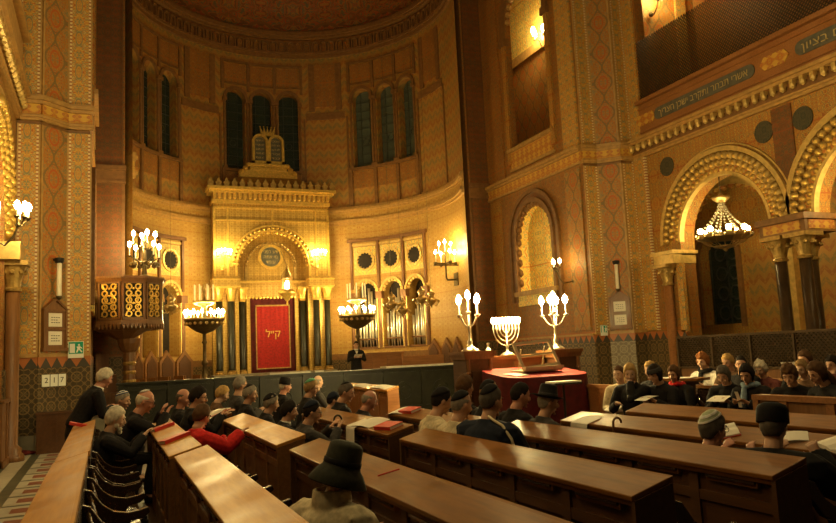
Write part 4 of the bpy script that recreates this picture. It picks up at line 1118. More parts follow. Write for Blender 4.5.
plaque((-1.055, 17.85, 2.12), (.714,.70), (.70,-.714), 'gabled wooden board with two paper cards on the left pier')
plaque((mx(-1.055), 17.85, 2.12), (-.714,.70), (-.70,-.714), 'gabled wooden board with two paper cards on the right pier')
def tube_lamp(c, N, label):
    t = empty('candle_lamp', c, 0, label, 'candle lamp', 'tall white candle lamps on the piers')
    n = V((N[0], N[1], 0)).normalized(); p = n*.16
    MB().lathe([(.045,0),(.05,.02),(.05,.7),(.03,.72)], p, 10).build('candle', M['candle'], t, smooth=True)
    MB().lathe([(.08,.72),(.10,.78),(.10,.82),(.02,.84)], p, 10).tube([p+V((0,0,.8)), V((0,0,.8))], .03, 6).build('cap', M['black'], t)
    MB().lathe([(.02,-.08),(.06,-.04),(.07,0),(.05,0)], p, 10).tube([p+V((0,0,-.04)), V((0,0,-.04))], .02, 6).build('holder', M['bronze'], t)
tube_lamp((-1.03, 17.82, 3.24), (.70,-.714), 'tall white candle with black cap above the board on the left pier')
tube_lamp((mx(-1.03), 17.82, 3.24), (-.70,-.714), 'tall white candle above the board on the right pier')
def exit_sign(c, label, w=.155, h=.36):
    Fq = FW((c[0], c[1]), (1,0), (0,-1)); z = c[2]
    t = empty('exit_sign', (c[0], c[1], z), 0, label, 'exit sign', 'green exit signs')
    MB().fbox(Fq, -w, w, .05, .07, z-h/2, z+h/2).build('plate', M['signw'], t, W=True)
    MB().fbox(Fq, -w+.012, w-.012, .07, .074, z-h/2+.09, z+h/2-.012).build('green_field', M['signg'], t, W=True)
    k = MB().fbox(Fq, -w+.03, -.02, .074, .078, z-.07, z+.13)
    k.farch(Fq, .06, z+.10, 0, .022, .074, .078, n=10, a1=360)
    k.fpoly(Fq, [(.01,z+.065),(.09,z+.075),(.085,z+.01),(.04,z+.0)], .074, .078).fpoly(Fq, [(.05,z+.01),(.085,z+.01),(.13,z-.05),(.11,z-.065)], .074, .078).fpoly(Fq, [(.03,z+.02),(.06,z+.01),(.03,z-.065),(.0,z-.06)], .074, .078)
    k.fpoly(Fq, [(.08,z+.07),(.13,z+.03),(.12,z+.015),(.075,z+.05)], .074, .078)
    k.build('running_figure', M['signw'], t, W=True)
exit_sign((-.59, 18.1, 2.09), 'green running-man exit sign on the left pier')
exit_sign((mx(-.59)-.02, 18.1, 2.06), 'green running-man exit sign on the right pier', .12, .30)
t = empty('number_board', (-1.03, 17.80, 1.43), 0, 'small white board with the numbers 2 1 7 on the left tiled dado', 'number board')
Fq = FW((-1.02, 17.79), (.88,.47), (.47,-.88))
MB().fbox(Fq, -.25, .25, .03, .05, 1.33, 1.58).build('board', M['signw'], t, W=True)
k = MB()
for u in (-.085, .085): k.fbox(Fq, u-.006, u+.006, .05, .054, 1.33, 1.58)
k.build('divider', M['black'], t, W=True)
for u, s in ((-.165,'2'),(0,'1'),(.165,'7')): text('numeral', s, M['ink'], Fq(u, .055, 1.455), (.88,.47,0), (.47,-.88,0), .16, t)

# ------------------------------------------------------------------ reading table and its pedestals
rt = empty('reading_table', (6.85, 11.3, .39), 0, 'wide reading table covered with a red velvet cloth', 'table')
def dshape(w, d, r, n=6):
    pts = []
    for cx, cy, a0 in ((w-r, d-r, 0), (-w+r, d-r, 90), (-w+r, -d+r, 180), (w-r, -d+r, 270)):
        for k in range(n+1): a = R(a0+90*k/n); pts.append((cx+r*math.cos(a), cy+r*math.sin(a)))
    return pts
pp = dshape(.82, .62, .34)
zz = lambda y: .87+.07*(y/.62)
m = MB(); n = len(pp)
m.add([V((x,y,zz(y))) for x,y in pp], [list(range(n))]); m.build('cloth_top', M['red'], rt)
m = MB(); vs = []
for x, y in pp: vs.append(V((x,y,zz(y)+.002)))
for i, (x, y) in enumerate(pp): q = 1.015+.02*math.sin(i*2.3); vs.append(V((x*q,y*q,.45)))
for i, (x, y) in enumerate(pp): q = 1.03+.035*math.sin(i*2.3); vs.append(V((x*q,y*q,.04)))
m.add(vs, [(i,(i+1)%n,n+(i+1)%n,n+i) for i in range(n)]+[(n+i,n+(i+1)%n,2*n+(i+1)%n,2*n+i) for i in range(n)]); m.build('cloth_skirt', M['redd'], rt, smooth=True)
bk = empty('book_stand', (6.93, 11.32, 1.268), .05, 'pale wooden open-frame book stand leaning on the red table', 'book stand')
MB().box(-.42,.38,-.22,.22,0,.03).build('base', M['paleoak'], bk)
MB().box(-.40,.40,-.25,-.18,.03,.09).build('ledge', M['paleoak'], bk)
Mt = Matrix.Translation((0,-.16,.06)) @ Matrix.Rotation(R(-28),4,'X') @ Matrix.Rotation(R(-4),4,'Y')
m = MB()
for a in ((-.40,.40,-.015,.015,0,.055),(-.40,.40,-.015,.015,.47,.525),(-.40,-.345,-.015,.015,0,.525),(.345,.40,-.015,.015,0,.525),(-.35,.35,-.01,.01,.24,.27)): m.box(*a, M=Mt)
m.build('frame', M['paleoak'], bk)
m = MB()
for x in (-.25,.25): m.tube([Mt @ V((x,.02,.4)), V((x,.20,.03))], .014, 6)
m.build('prop', M['paleoak'], bk)
def sheet(loc, rz, w=.21, h=.30, label='', tilt=(0,0), bend=.02, name='paper_sheet', cat='paper', group='loose papers', mat='paper'):
    m = MB(); n = 6; vs = []; fs = []
    for i in range(n+1):
        y = -h/2+h*i/n; z = bend*math.sin(PI*i/n)+.002
        vs += [V((-w/2,y,z)), V((w/2,y,z)), V((w/2,y,z-.0015)), V((-w/2,y,z-.0015))]
    for i in range(n):
        a = 4*i; b = a+4; fs += [(a,a+1,b+1,b),(a+3,b+3,b+2,a+2),(a,b,b+3,a+3),(a+1,a+2,b+2,b+1)]
    fs += [(0,3,2,1),(4*n,4*n+1,4*n+2,4*n+3)]
    o = m.add(vs, fs).build(name, M[mat]); o.location = loc; o.rotation_euler = (tilt[0], tilt[1], rz)
    return tag(o, label, cat, group)
sheet((6.35, 11.05, 1.24), .2, .3, .34, 'white paper lying on the red cloth beside the book stand', (.10,0), .008)
ct = empty('service_counter', (7.0, 12.45, .35), 0, 'reddish wooden counter behind the red table carrying the menorah', 'counter')
MB().box(-.62,.62,-.28,.28,0,1.14).build('body', M['oakr'], ct)
m = MB().box(-.65,.65,-.31,.31,1.14,1.2)
for x in (-.58,0,.58): m.box(x-.04,x+.04,-.31,-.28,.08,1.1)
m.build('moulding', M['oakr'], ct)
def pedestal(loc, h, label):
    t = empty('pedestal', loc, 0, label, 'pedestal', 'carved pedestals')
    MB().box(-.26,.26,-.26,.26,.08,h-.12).build('body', M['deskd'], t)
    MB().box(-.30,.30,-.30,.30,0,.1).build('plinth', M['oak'], t); MB().box(-.29,.29,-.29,.29,h-.14,h-.08).box(-.32,.32,-.32,.32,h-.06,h).box(-.3,.3,-.3,.3,h-.09,h-.05).build('cap_moulding', M['oak'], t)
    m = MB()
    for x in (-.22,.22):
        for y in (-.27,.27): m.tube([(x,y,.1),(x,y,h-.14)], .035, 8); 
        for z in (.3,.6,.9): m.lathe([(.035,z),(.05,z+.03),(.035,z+.06)], (x,-.27,0), 8)
    m.build('colonnette', M['oak'], t)
    MB().box(-.15,.15,-.28,-.25,.3,h-.35).build('front_panel', M['deskd'], t)
pedestal((6.08, 12.1, .35), 1.31, 'carved wooden pedestal under the candelabrum left of the red table')
pedestal((7.92, 12.1, .35), 1.27, 'carved wooden pedestal under the candelabrum behind the red table')
md = empty('music_stand', (6.78, 10.30, 0), .0, 'thin dark stand with a pale slanted top in front of the red table', 'stand')
MB().box(-.25,.25,-.14,.14,1.10,1.125).build('top', M['paper'], md); MB().box(-.26,.26,-.15,.15,1.07,1.10).build('tray', M['black'], md)
MB().tube([(0,0,.36),(0,0,1.08)], .02, 8).lathe([(.2,.35),(.2,.37),(.03,.40)], n=12).build('post', M['black'], md)
bt = MB().lathe([(.045,0),(.05,.02),(.05,.12),(.02,.17),(.02,.22),(.028,.225),(.028,.25)], n=12).build('glass_bottle', M['silver']); bt.location = (6.52, 12.3, 1.55)
tag(bt, 'small pale bottle on the counter between pedestal and menorah', 'bottle')

# ------------------------------------------------------------------ pews
def pew(x, y0, y1, label, rz=0, top='desk', front='deskd', group='rows of wooden pews', seats=True):
    if top == 'deskl' and front == 'deskd': front = 'deskm'  # pale pews get lighter fronts, lamplight put into the wood colour
    L_ = y1-y0; n = max(1, round(L_/.62)); pl = L_/n
    t = empty('pew', (x, y0, 0) if rz == 0 else (x, y1, 0), rz, label, 'pew', group)
    def ex(pts, a, b): return MB().prism([(p[0], a, p[1]) for p in pts], (0, b-a, 0))
    ex([(-.01,.925),(.245,.995),(.245,.965),(-.005,.895)], -.02, L_+.02).build('desktop', M[top], t, bevel=.006)
    m = ex([(.0,.895),(.03,.903),(.03,.87),(.012,.87)], -.02, L_+.02); m.prism([(.232,-.02,.99),(.262,-.02,1.0),(.262,-.02,.955),(.232,-.02,.955)], (0,L_+.04,0))
    m.build('edge_moulding', M[top], t)
    MB().box(.05,.235,.02,L_-.02,.10,.93).build('cabinet', M[front], t)
    m = MB().box(.035,.24,0,L_,0,.10)
    for i in range(n+1):
        y = i*pl; m.box(.032,.06,max(0,y-.04),min(L_,y+.04),.1,.88)
    m.box(.035,.06,0,L_,.1,.2).box(.035,.06,0,L_,.70,.76)
    m.build('frame', M[front], t)
    fd = None
    for i in range(n):
        y = (i+.5)*pl
        if fd is None:
            fd = MB().box(.022,.06,-.20,.20,.83,.866).build('book_drawer', M['desk' if top == 'desk' else top], t, bevel=.004)
            MB().box(.008,.022,-.19,.19,.852,.868).build('drawer_lip', M['seat'], fd); d = fd
        else: d = copy_tree(fd, t)
        d.location = (0, y, 0)
    for y in (-.03, L_):
        ex([(.0,.90),(.25,.965),(.27,.5),(.31,.0),(-.03,.0),(.0,.5)], y, y+.03).build('end_panel', M[front], t)
    if seats:
        MB().box(.235,.265,.02,L_-.02,.2,.93).build('backrest', M['seat'], t)
        MB().box(.265,.66,.02,L_-.02,.415,.45).build('seat', M['seat'], t, bevel=.01)
        fa = None; sh = [(.25,.88),(.31,.86),(.38,.76),(.45,.71),(.54,.69),(.62,.70),(.67,.715),(.685,.68),(.64,.645),(.56,.63),(.53,.56),(.54,.3),(.60,.04),(.60,0),(.42,0),(.44,.3),(.45,.55),(.42,.63),(.36,.66),(.30,.74),(.25,.78)]
        for i in range(n+1):
            if fa is None: fa = ex(sh, -.022, .022).build('armrest', M['seat'], t, bevel=.008); a = fa
            else: a = copy_tree(fa, t)
            a.location = (0, i*pl, 0)
        fb = None
        for i in range(n):
            if fb is None:
                pts = [(.30+.05*math.sin(PI*k/8), pl*.06+pl*.88*k/8, .80-.13*math.sin(PI*k/8)) for k in range(9)]
                fb = MB().tube(pts, (.0,)*0 or [(.016,.05)]*9, 8, side=(1,0,0)).build('curved_back_rail', M['seat'], t, smooth=True); b = fb
            else: b = copy_tree(fb, t)
            b.location = (0, i*pl, 0)
    return t
A0, A1, B0, B1 = 3.2, 6.42, 6.86, 10.25
pew(-.39, 2.0, 6.95, 'pew with lamplit honey desktop beside the marble aisle, near half', top='deskl')
pew(-.38, 7.05, 11.1, 'pew with lamplit honey desktop beside the marble aisle, far half with a red book', top='deskl')
pew(.54, 2.2, 6.66, 'pew with pale lamplit desktop and book drawers, just behind the man in the bucket hat', top='deskl')
pew(.50, 6.74, 10.35, 'pew with two red books where the white-haired bearded man leans', top='deskl')
pew(1.45, 2.6, 6.40, 'dark glossy pew directly in front of the man in the bucket hat')
pew(1.43, B0, 10.2, 'pew with bright pale desktop ahead of the person in the red jacket', top='deskl')
pew(1.32, 10.45, 11.6, 'short pew with an open red book beyond the bright pale desktop')
pew(2.46, A0, A1, 'long glossy pew in the centre whose end panel faces the foreground')
pew(2.50, B0, B1, 'pew with draped papers, a red book and a hooked umbrella')
pew(3.42, A0, A1, 'pew behind the man in the navy jacket, ending beside the man in the black cap')
pew(3.36, B0, 9.15, 'pew with white paper and red book at its far end')
pew(4.36, 2.9, 6.70, 'pew with a red book and open books before the man in the striped skullcap')
pew(5.42, 3.2, 7.0, 'farthest long pew before the empty floor and the seated women', seats=False)
pew(5.45, 14.9, 18.3, 'desk with bright papers on top in front of the green balustrade', seats=False, top='deskl', front='oakr')

# right-hand pews face the nave
pew(8.52, 5.8, 8.95, 'pew seating the women with papers, right of the dark lectern', rz=PI, group='women\'s pews')
pew(10.35, 5.8, 11.2, 'rear pew of the women below the lattice partition', rz=PI, group='women\'s pews')
bn = empty('wooden_bench', (7.55, 9.75, 0), 0, 'reddish wooden bench with high panelled back under the three seated women', 'bench')
MB().box(.0,.06,-1.05,1.35,0,.98).build('backrest', M['oakr'], bn); MB().box(-.42,0,-1.05,1.35,.40,.45).build('seat', M['oakr'], bn)
m = MB().box(-.02,.08,-1.05,1.35,.96,1.02)
for k in range(5): m.box(-.015,0,-1.05+k*.58,-.98+k*.58,.45,.97)
m.build('back_moulding', M['oakr'], bn)
for y in (-1.08, 1.35): MB().prism([(-.42,y,0),(.06,y,0),(.06,y,.9),(-.05,y,.75),(-.42,y,.65)], (0,.03,0)).build('end_panel', M['oakr'], bn)
pb = empty('low_partition', (7.15, 6.0, 0), 0, 'low panelled partition at the right edge before the women', 'partition')
MB().box(-.05,.05,-1.0,.75,0,.98).build('panel', M['oak'], pb); m = MB().box(-.08,.08,-1.0,.78,.95,1.01).box(-.07,.07,.70,.78,0,.98)
for k in range(3): m.box(-.07,-.05,-.9+k*.6,-.8+k*.6,.1,.95)
m.build('moulding', M['oakr'], pb)
lc = empty('lectern', (8.45, 9.55, 0), .35, 'dark pillar lectern with a broad top where the red-haired woman reads', 'lectern')
MB().box(-.16,.16,-.2,.2,.06,1.05).build('pillar', M['deskd'], lc); MB().box(-.24,.24,-.28,.28,0,.08).build('plinth', M['deskd'], lc); MB().box(-.2,.2,-.24,.24,.98,1.05).build('cap_moulding', M['deskd'], lc)
MB().box(-.22,.22,-.42,.42,1.05,1.09).build('top', M['desk'], lc)
s = sheet((8.45, 9.55, 1.093), .35+PI/2, .55, .3, 'pale open pages on the dark lectern', (0,0), .01)

# far left cabinets at the pier
st_ = empty('wall_cabinet', (-1.95, 16.4, 0), 0, 'brown panelled stall at the left picture edge', 'stall')
MB().box(-.2,.28,-1.2,.7,0,1.15).build('body', M['oak'], st_); m = MB().box(-.22,.31,-1.2,.72,1.12,1.18).box(-.22,.31,-1.2,.72,0,.12)
for y in (-.6,0,.62): m.box(.28,.30,y-.05,y+.05,.1,1.12)
m.build('moulding', M['oak'], st_)
cb = empty('low_cabinet', (-.92, 17.35, 0), R(0), 'low dark cabinet against the left pier', 'cabinet')
MB().box(-.36,.42,-.2,.2,0,.78).build('body', M['deskd'], cb); MB().box(-.38,.44,-.22,.22,.78,.82).box(-.02,.02,-.21,-.2,.05,.75).build('top', M['deskd'], cb)
rg_ = MB().ball((0,0,.05), (.16,.14,.06)).ball((.14,.05,.04), (.1,.1,.04)).ball((-.1,.08,.03), (.12,.1,.035)).build('folded_cloth', M['redd']); rg_.location = (-1.5, 17.25, 0)
tag(rg_, 'crumpled dark red cloth on the floor by the left pier', 'cloth')

# ------------------------------------------------------------------ books and small things on the desks
def book(loc, rz, label, w=.15, h=.22, th=.035, cov='redb', tilt=(0,R(-15.5))):
    t = empty('book', loc, 0, label, 'book', 'red prayer books'); t.rotation_euler = (tilt[0], tilt[1], rz)
    MB().box(-w/2,w/2,-h/2,h/2,0,.004).box(-w/2,w/2,-h/2,h/2,th-.004,th).box(-w/2-.003,-w/2+.004,-h/2,h/2,0,th).build('cover', M[cov], t)
    MB().box(-w/2+.005,w/2-.005,-h/2+.004,h/2-.004,.004,th-.004).build('pages', M['paper'], t)
    return t
def openbook(loc, rz, label, w=.3, h=.22, tilt=(0,R(-15.5)), cov='redb'):
    t = empty('open_book', loc, 0, label, 'book', 'open books'); t.rotation_euler = (tilt[0], tilt[1], rz)
    MB().box(-w/2-.006,w/2+.006,-h/2-.006,h/2+.006,0,.006).build('cover', M[cov], t)
    m = MB(); pts = []
    for s in (-1, 1): 
        m.prism([(0,-h/2,.006),(s*w/2,-h/2,.006),(s*w/2,-h/2,.016),(s*w*.3,-h/2,.034),(s*w*.1,-h/2,.034),(0,-h/2,.018)], (0,h,0))
    m.build('pages', M['paper'], t)
    return t
dz = lambda x0, x: .928+(x-x0+.0)*.275
book((-.27, 10.5, dz(-.38,-.27)), PI/2, 'red book on the far end of the aisle-side pew', w=.12, h=.30, tilt=(0,0)).rotation_euler = (R(15.5), 0, PI/2)
def on(x0, x, y, f, *a, rz=0, **k):
    o = f((x, y, dz(x0, x)+.002), 0, *a, **k); o.rotation_euler = (Matrix.Rotation(R(-15.4),3,'Y') @ Matrix.Rotation(rz,3,'Z')).to_euler(); return o
on(.50, .63, 7.72, book, 'red book in front of the bearded man, nearer of two', rz=1.9, w=.15, h=.27)
on(.50, .61, 9.2, book, 'red book by the bald man\'s hands, farther of two', rz=1.9, w=.15, h=.24)
on(1.32, 1.45, 11.0, openbook, 'open book with white pages and red cover on the short pew', rz=.5, w=.34, h=.24)
on(2.50, 2.62, 7.15, book, 'red book on the pew end behind draped papers', rz=.15, w=.16, h=.34)
on(3.36, 3.50, 8.75, book, 'red book on the pew near the men in skullcaps', rz=.1, w=.16, h=.34)
on(4.36, 4.47, 4.60, openbook, 'open red book on the pew beside the striped skullcap', rz=.9, w=.30, h=.21)
on(4.36, 4.48, 3.50, openbook, 'large open book with white pages at the right edge', rz=1.2, w=.42, h=.30, cov='deskd')
on(4.36, 4.48, 4.0, sheet, .2, .26, 'white sheet on the pew beside the man in the black cap', rz=.7)
on(2.50, 2.62, 7.75, sheet, .26, .5, 'white paper spread along the pew with the hooked umbrella', rz=.12)
on(3.36, 3.46, 9.0, sheet, .24, .34, 'white paper at the far end of the pew with a red book', rz=.3)
on(5.45, 5.58, 15.6, sheet, .22, 1.0, 'bright white papers on the desk before the balustrade', rz=0)
on(5.45, 5.57, 17.0, sheet, .22, 1.0, 'pale papers on the far part of the desk before the balustrade', rz=0)
def draped(loc, w, top, hang, label, rz=0):
    """paper lying over the desk edge and hanging down in front"""
    m = MB(); pts = [(top*.27+.0+top, 0)]; prof = [(top, top*.275+.003), (top*.5, top*.14+.003), (.0, .004), (-.016, -.004), (-.022, -.03), (-.03, -hang)]
    vs = []
    for x, z in prof: vs += [V((x,-w/2,z)), V((x,w/2,z)), V((x-.001,w/2,z-.0015)), V((x-.001,-w/2,z-.0015))]
    fs = []
    for i in range(len(prof)-1):
        a = 4*i; b = a+4; fs += [(a,a+1,b+1,b),(a+3,b+3,b+2,a+2),(a,b,b+3,a+3),(a+1,a+2,b+2,b+1)]
    n = 4*(len(prof)-1); fs += [(0,3,2,1),(n,n+1,n+2,n+3)]
    o = m.add(vs, fs).build('paper_sheet', M['paper']); o.location = loc; o.rotation_euler = (0,0,rz)
    return tag(o, label, 'paper', 'loose papers')
draped((4.345, 6.35, .926), .28, .18, .15, 'white paper hanging over the desk edge left of the brown cane')
draped((2.485, 7.95, .926), .30, .2, .30, 'white paper hanging over the pew edge left of the red book')
def crook(loc, label, mat, name='umbrella', canopy=True):
    t = empty(name, loc, 0, label, 'umbrella' if canopy else 'cane')
    pts = [(-.045,0,-.8),(-.045,0,-.02)]+[(.0-.045*math.cos(R(a)), 0, .05*math.sin(R(a))) for a in range(15, 181, 15)]+[(.045,0,-.0)]
    MB().tube(pts, .011, 8).build('handle', M[mat], t, smooth=True)
    if canopy: MB().lathe([(.012,-.8),(.03,-.75),(.035,-.5),(.028,-.2),(.012,-.16)], (-.045,0,0), 10).build('furled_canopy', M['black'], t, smooth=True)
    else: MB().lathe([(.016,-.87),(.016,-.8),(.012,-.79)], (-.045,0,0), 8).build('ferrule', M['black'], t)
crook((2.475, 8.45, .965), 'black umbrella hooked over the pew beside the bald man', 'black')
crook((4.335, 5.75, .965), 'brown walking cane hooked over the pew', 'oak', 'walking_cane', False)
on(1.45, 1.60, 4.4, lambda l, r, lab: tag((lambda o: (setattr(o, 'location', l), o)[1])(MB().tube([(0,-.07,.006),(0,.07,.006)], .005, 6).build('pen', M['redb'])), lab, 'pen'), 'red pen on the desk by the bucket hat', rz=1.2)
# ------------------------------------------------------------------ people
def fabric(name, c): return plain(name, c, .85, var=.22, scale=30, spec=.2)
PM = dict(
    skin=plain('skin_warm', (.56,.31,.19), .5, var=.08), skin2=plain('skin_ruddy', (.55,.26,.17), .5, var=.08), skin3=plain('skin_pale', (.62,.39,.26), .5, var=.08),
    white=fabric('white_hair', (.62,.55,.42)), grey=fabric('grey_hair', (.26,.22,.17)), dgrey=fabric('dark_grey_hair', (.11,.09,.07)),
    brown=fabric('brown_hair', (.10,.05,.022)), dark=fabric('black_hair', (.018,.013,.010)), blond=fabric('blond_hair', (.45,.28,.10)), rust=fabric('reddish_hair', (.26,.10,.03)), fair=fabric('light_brown_hair', (.28,.17,.07)),
    cblack=fabric('black_cloth', (.014,.012,.012)), cnavy=fabric('navy_cloth', (.014,.018,.032)), cgrey=fabric('charcoal_cloth', (.05,.045,.042)), cbeige=fabric('beige_cloth', (.58,.48,.30)), ccream=fabric('cream_cloth', (.60,.50,.32)),
    cred=fabric('red_cloth', (.55,.02,.018)), cbrown=fabric('brown_cloth', (.13,.07,.035)), ctan=fabric('tan_trouser_cloth', (.34,.23,.12)), cblue=fabric('blue_scarf_cloth', (.20,.27,.34)), cmar=fabric('maroon_patterned_cloth', (.16,.05,.04)),
    cwhite=fabric('white_shirt_cloth', (.68,.64,.56)), cgreen=fabric('green_knit', (.10,.30,.16)), cpale=fabric('pale_green_knit', (.42,.46,.30)), colive=fabric('dark_olive_waxed_cloth', (.035,.034,.022)),
    eye=plain('dark_eye', (.03,.02,.015), .3), lip=plain('lip', (.42,.15,.11), .5), kwhite=fabric('white_knit', (.66,.64,.58)), kblue=fabric('blue_knit', (.05,.08,.18)))
PEND = []; IDX = []
SEAT = [(-0.08,8.85,0.93),(0.12,10.1,1.06),(0.08,11.9,0.98),(-0.36,11.5,1.0),(0.98,10.19,1.014),(0.93,8.35,0.92),(0.92,11.18,0.974),(1.55,12.34,0.966),(1.88,12.13,1.055),(1.88,11.42,0.963),(2.85,13.41,0.973),(1.88,10.23,0.908),(1.82,9.08,0.886),(1.86,8.05,0.914),(2.85,11.61,0.985),(3.8,14.52,0.965),(2.84,9.83,0.986),(2.84,9.06,0.935),(2.74,10.45,0.9),(1.0,3.78,0.893),(3.84,8.09,1.015),(2.88,6.79,0.989),(2.86,6.2,0.975),(2.9,5.68,1.018),(3.84,7.51,0.984),(3.84,6.87,0.98),(3.82,6.34,0.942),(3.74,4.15,0.881),(3.72,3.53,0.926),(7.62,23.66,0.96),(7.42,9.62,0.984),(7.16,9.02,1.021),(7.42,8.64,1.017),(8.1,9.12,0.964),(8.08,9.64,1.003),(9.85,10.35,1.063),(8.08,8.08,0.987),(9.9,9.81,1.042),(9.5,9.2,1.021),(8.06,7.64,0.993),(9.75,9.0,0.96),(8.08,7.01,0.994),(9.3,7.87,0.972),(8.06,6.38,1.035),(9.85,8.26,1.053),(9.7,7.68,0.999)]
HSC = 1.09
def hs(d):
    x, y, z = d; p = V((.074*x, .097*y, .120*z))*HSC
    if z < 0:
        p.x *= 1-.30*(-z)**1.3
        if y > 0: p.y += .011*(-z)*y
        else: p.y *= 1+.32*z
    if y > .2 : p.y *= 1-.05*(y-.2)
    return p
def sst(a, b, x):
    t = max(0, min(1, (x-a)/(b-a))); return t*t*(3-2*t)
def sph(seg, rows):
    ds = [V((0,0,1))]
    for j in range(1, rows):
        t = PI*j/rows
        for i in range(seg): p = 2*PI*i/seg; ds.append(V((math.sin(t)*math.cos(p), math.sin(t)*math.sin(p), math.cos(t))))
    ds.append(V((0,0,-1))); fs = []
    for i in range(seg):
        k = (i+1) % seg; fs.append((0, 1+i, 1+k))
        for j in range(rows-2): fs.append((1+j*seg+i, 1+(j+1)*seg+i, 1+(j+1)*seg+k, 1+j*seg+k))
        fs.append((1+(rows-2)*seg+i, len(ds)-1, 1+(rows-2)*seg+k))
    return ds, fs
SPH = sph(24, 16); SPHH = sph(40, 26)
from mathutils import noise as NZ
HAIR = dict(short=(.60,-.02,-.55,.07,.01), receding=(.86,.0,-.55,.06,.01), bald=(.9,.1,-.5,.035,.005), full=(.55,-.15,-.6,.15,.02), bob=(.58,-.85,-.95,.17,.015), curly=(.50,-.45,-.8,.24,.05), long=(.58,-.9,-1.1,.15,.015))
def ik(a, b, l1, l2, pole):
    d = b-a; L_ = min(d.length, (l1+l2)*.985); n = d.normalized(); b2 = a+n*L_
    x = (l1*l1-l2*l2+L_*L_)/(2*L_); h = math.sqrt(max(1e-6, l1*l1-x*x))
    p = pole-n*pole.dot(n); p = p.normalized() if p.length > 1e-6 else n.orthogonal()
    return a+n*x+p*h, b2
def person(label, x, y, rz=-90, z0=0, pose='sit', lean=10, hy=0, hp=10, hr=0, arms='desk', skin='skin', hair=('short','dgrey'), coat='cblack', pants='cblack',
           kip=None, hat=None, glasses=False, beard=None, scale=1., shirt=None, scarf=None, wid=1., hold=None, vox=.0095, group='seated worshippers', stripe=None, twist=0, band=None, puff=0., collar=False):
    if len(IDX) < len(SEAT): x, y, scale = SEAT[len(IDX)]
    t = empty('person', (x, y, z0), R(rz), label, 'person', group); t.scale = (scale,)*3
    s = V((0, math.sin(R(lean)), math.cos(R(lean)))); X = V((math.cos(R(twist)), math.sin(R(twist)), 0)); sit = pose == 'sit'
    H = V((0, 0, .53 if sit else .92)); Wp = H+s*.13; C = H+s*.36; N = H+s*.52
    nd = V((0, math.sin(R(lean*.6+hp*.3)), math.cos(R(lean*.6+hp*.3))))
    Rh = Matrix.Rotation(R(hy),3,'Z') @ Matrix.Rotation(R(hr),3,'Y') @ Matrix.Rotation(R(-hp),3,'X')
    Hc = N+nd*.070+Rh @ V((0,.02,.125))
    hw = .20*wid
    Sh = [N-s*.065+X*(q*hw) for q in (-1, 1)]
    if isinstance(arms, str): A = dict(desk=((-.15,.50,1.0),(.15,.50,1.0)), lap=((-.09,.30,.68),(.09,.30,.68)), read=((-.10,.36,.84),(.10,.36,.84)), side=((-.24,.06,.86),(.24,.06,.86)), high=((-.09,.34,1.04),(.09,.34,1.04)))[arms]
    else: A = arms
    AR_ = []
    for i, q in enumerate((-1, 1)):
        e, w = ik(Sh[i], V(A[i]), .29, .255, V((q*.55,-.25,-.8))); AR_.append((Sh[i], e, w))
    legs = []
    for q in (-1, 1):
        if sit: legs.append((H+V((q*.085,-.02,-.01)), V((q*.11,.41,.51)), V((q*.11,.36,.10)), V((q*.115,.50,.045))))
        else: legs.append((H+V((q*.085,0,-.02)), V((q*.10,.02,.50)), V((q*.10,-.01,.09)), V((q*.12,.14,.04))))
    def limbs(m, k):
        # k=0 skin, k=1 cloth
        f = (.030+puff)*k
        m.tube([H-s*.06, H, Wp, C, N-s*.055, N+s*.01], [(.145*wid+f,.10+f),(.165*wid+f,.115+f),(.150*wid+f,.105+f),(.172*wid+f,.115+f),(.135*wid+f,.085+f),(.06+f*.6,.06+f*.6)], 14, side=X)
        m.tube([Sh[0]+V((0,0,-.01)), (Sh[0]+Sh[1])/2+s*.035, Sh[1]+V((0,0,-.01))], [.052+f,.058+f*.6,.052+f], 10)
        for (a, e, w) in AR_:
            m.tube([a, a.lerp(e,.5), e, e.lerp(w,.45), w], [.052+f,.044+f*1.2,.037+f,.035+f,.026+f*.9], 10); m.ball(a, .054+f); m.ball(e, .038+f)
    IDX.append((label, x, y, z0, rz, scale, tuple(Hc)))
    # skin body
    b = MB(); limbs(b, 0)
    for (h, kn, an, to) in legs:
        b.tube([h, h.lerp(kn,.5), kn, kn.lerp(an,.4), an], [.078,.066,.052,.048,.034], 10); b.ball(kn, .053); b.tube([an, an.lerp(to,.4), to], [.036,.036,.026], 8)
    b.tube([N-s*.06, N+nd*.05, Hc-V((0,0,.05))], [.070,.062,.058], 12)
    ds, fs = SPH; b.add([Hc+Rh @ hs(d) for d in ds], fs)
    hd = lambda *p: Hc+Rh @ (V(p)*HSC)
    b.tube([hd(0,.088,.018), hd(0,.108,-.012), hd(0,.114,-.03)], [.009,.012,.014], 8); b.ball(hd(0,.100,-.034), (.017,.012,.010), Rh)
    b.ball(hd(0,.083,.030), (.045,.014,.010), Rh)
    b.ball(hd(0,.087,-.062), (.024,.012,.010), Rh); b.ball(hd(0,.082,-.098), (.026,.018,.016), Rh)
    for q in (-1, 1):
        b.ball(hd(q*.074,-.008,-.008), (.012,.020,.032), Rh); b.ball(hd(q*.042,.066,-.03), (.022,.022,.022), Rh)
    rf = max(.0085, vox*.95)
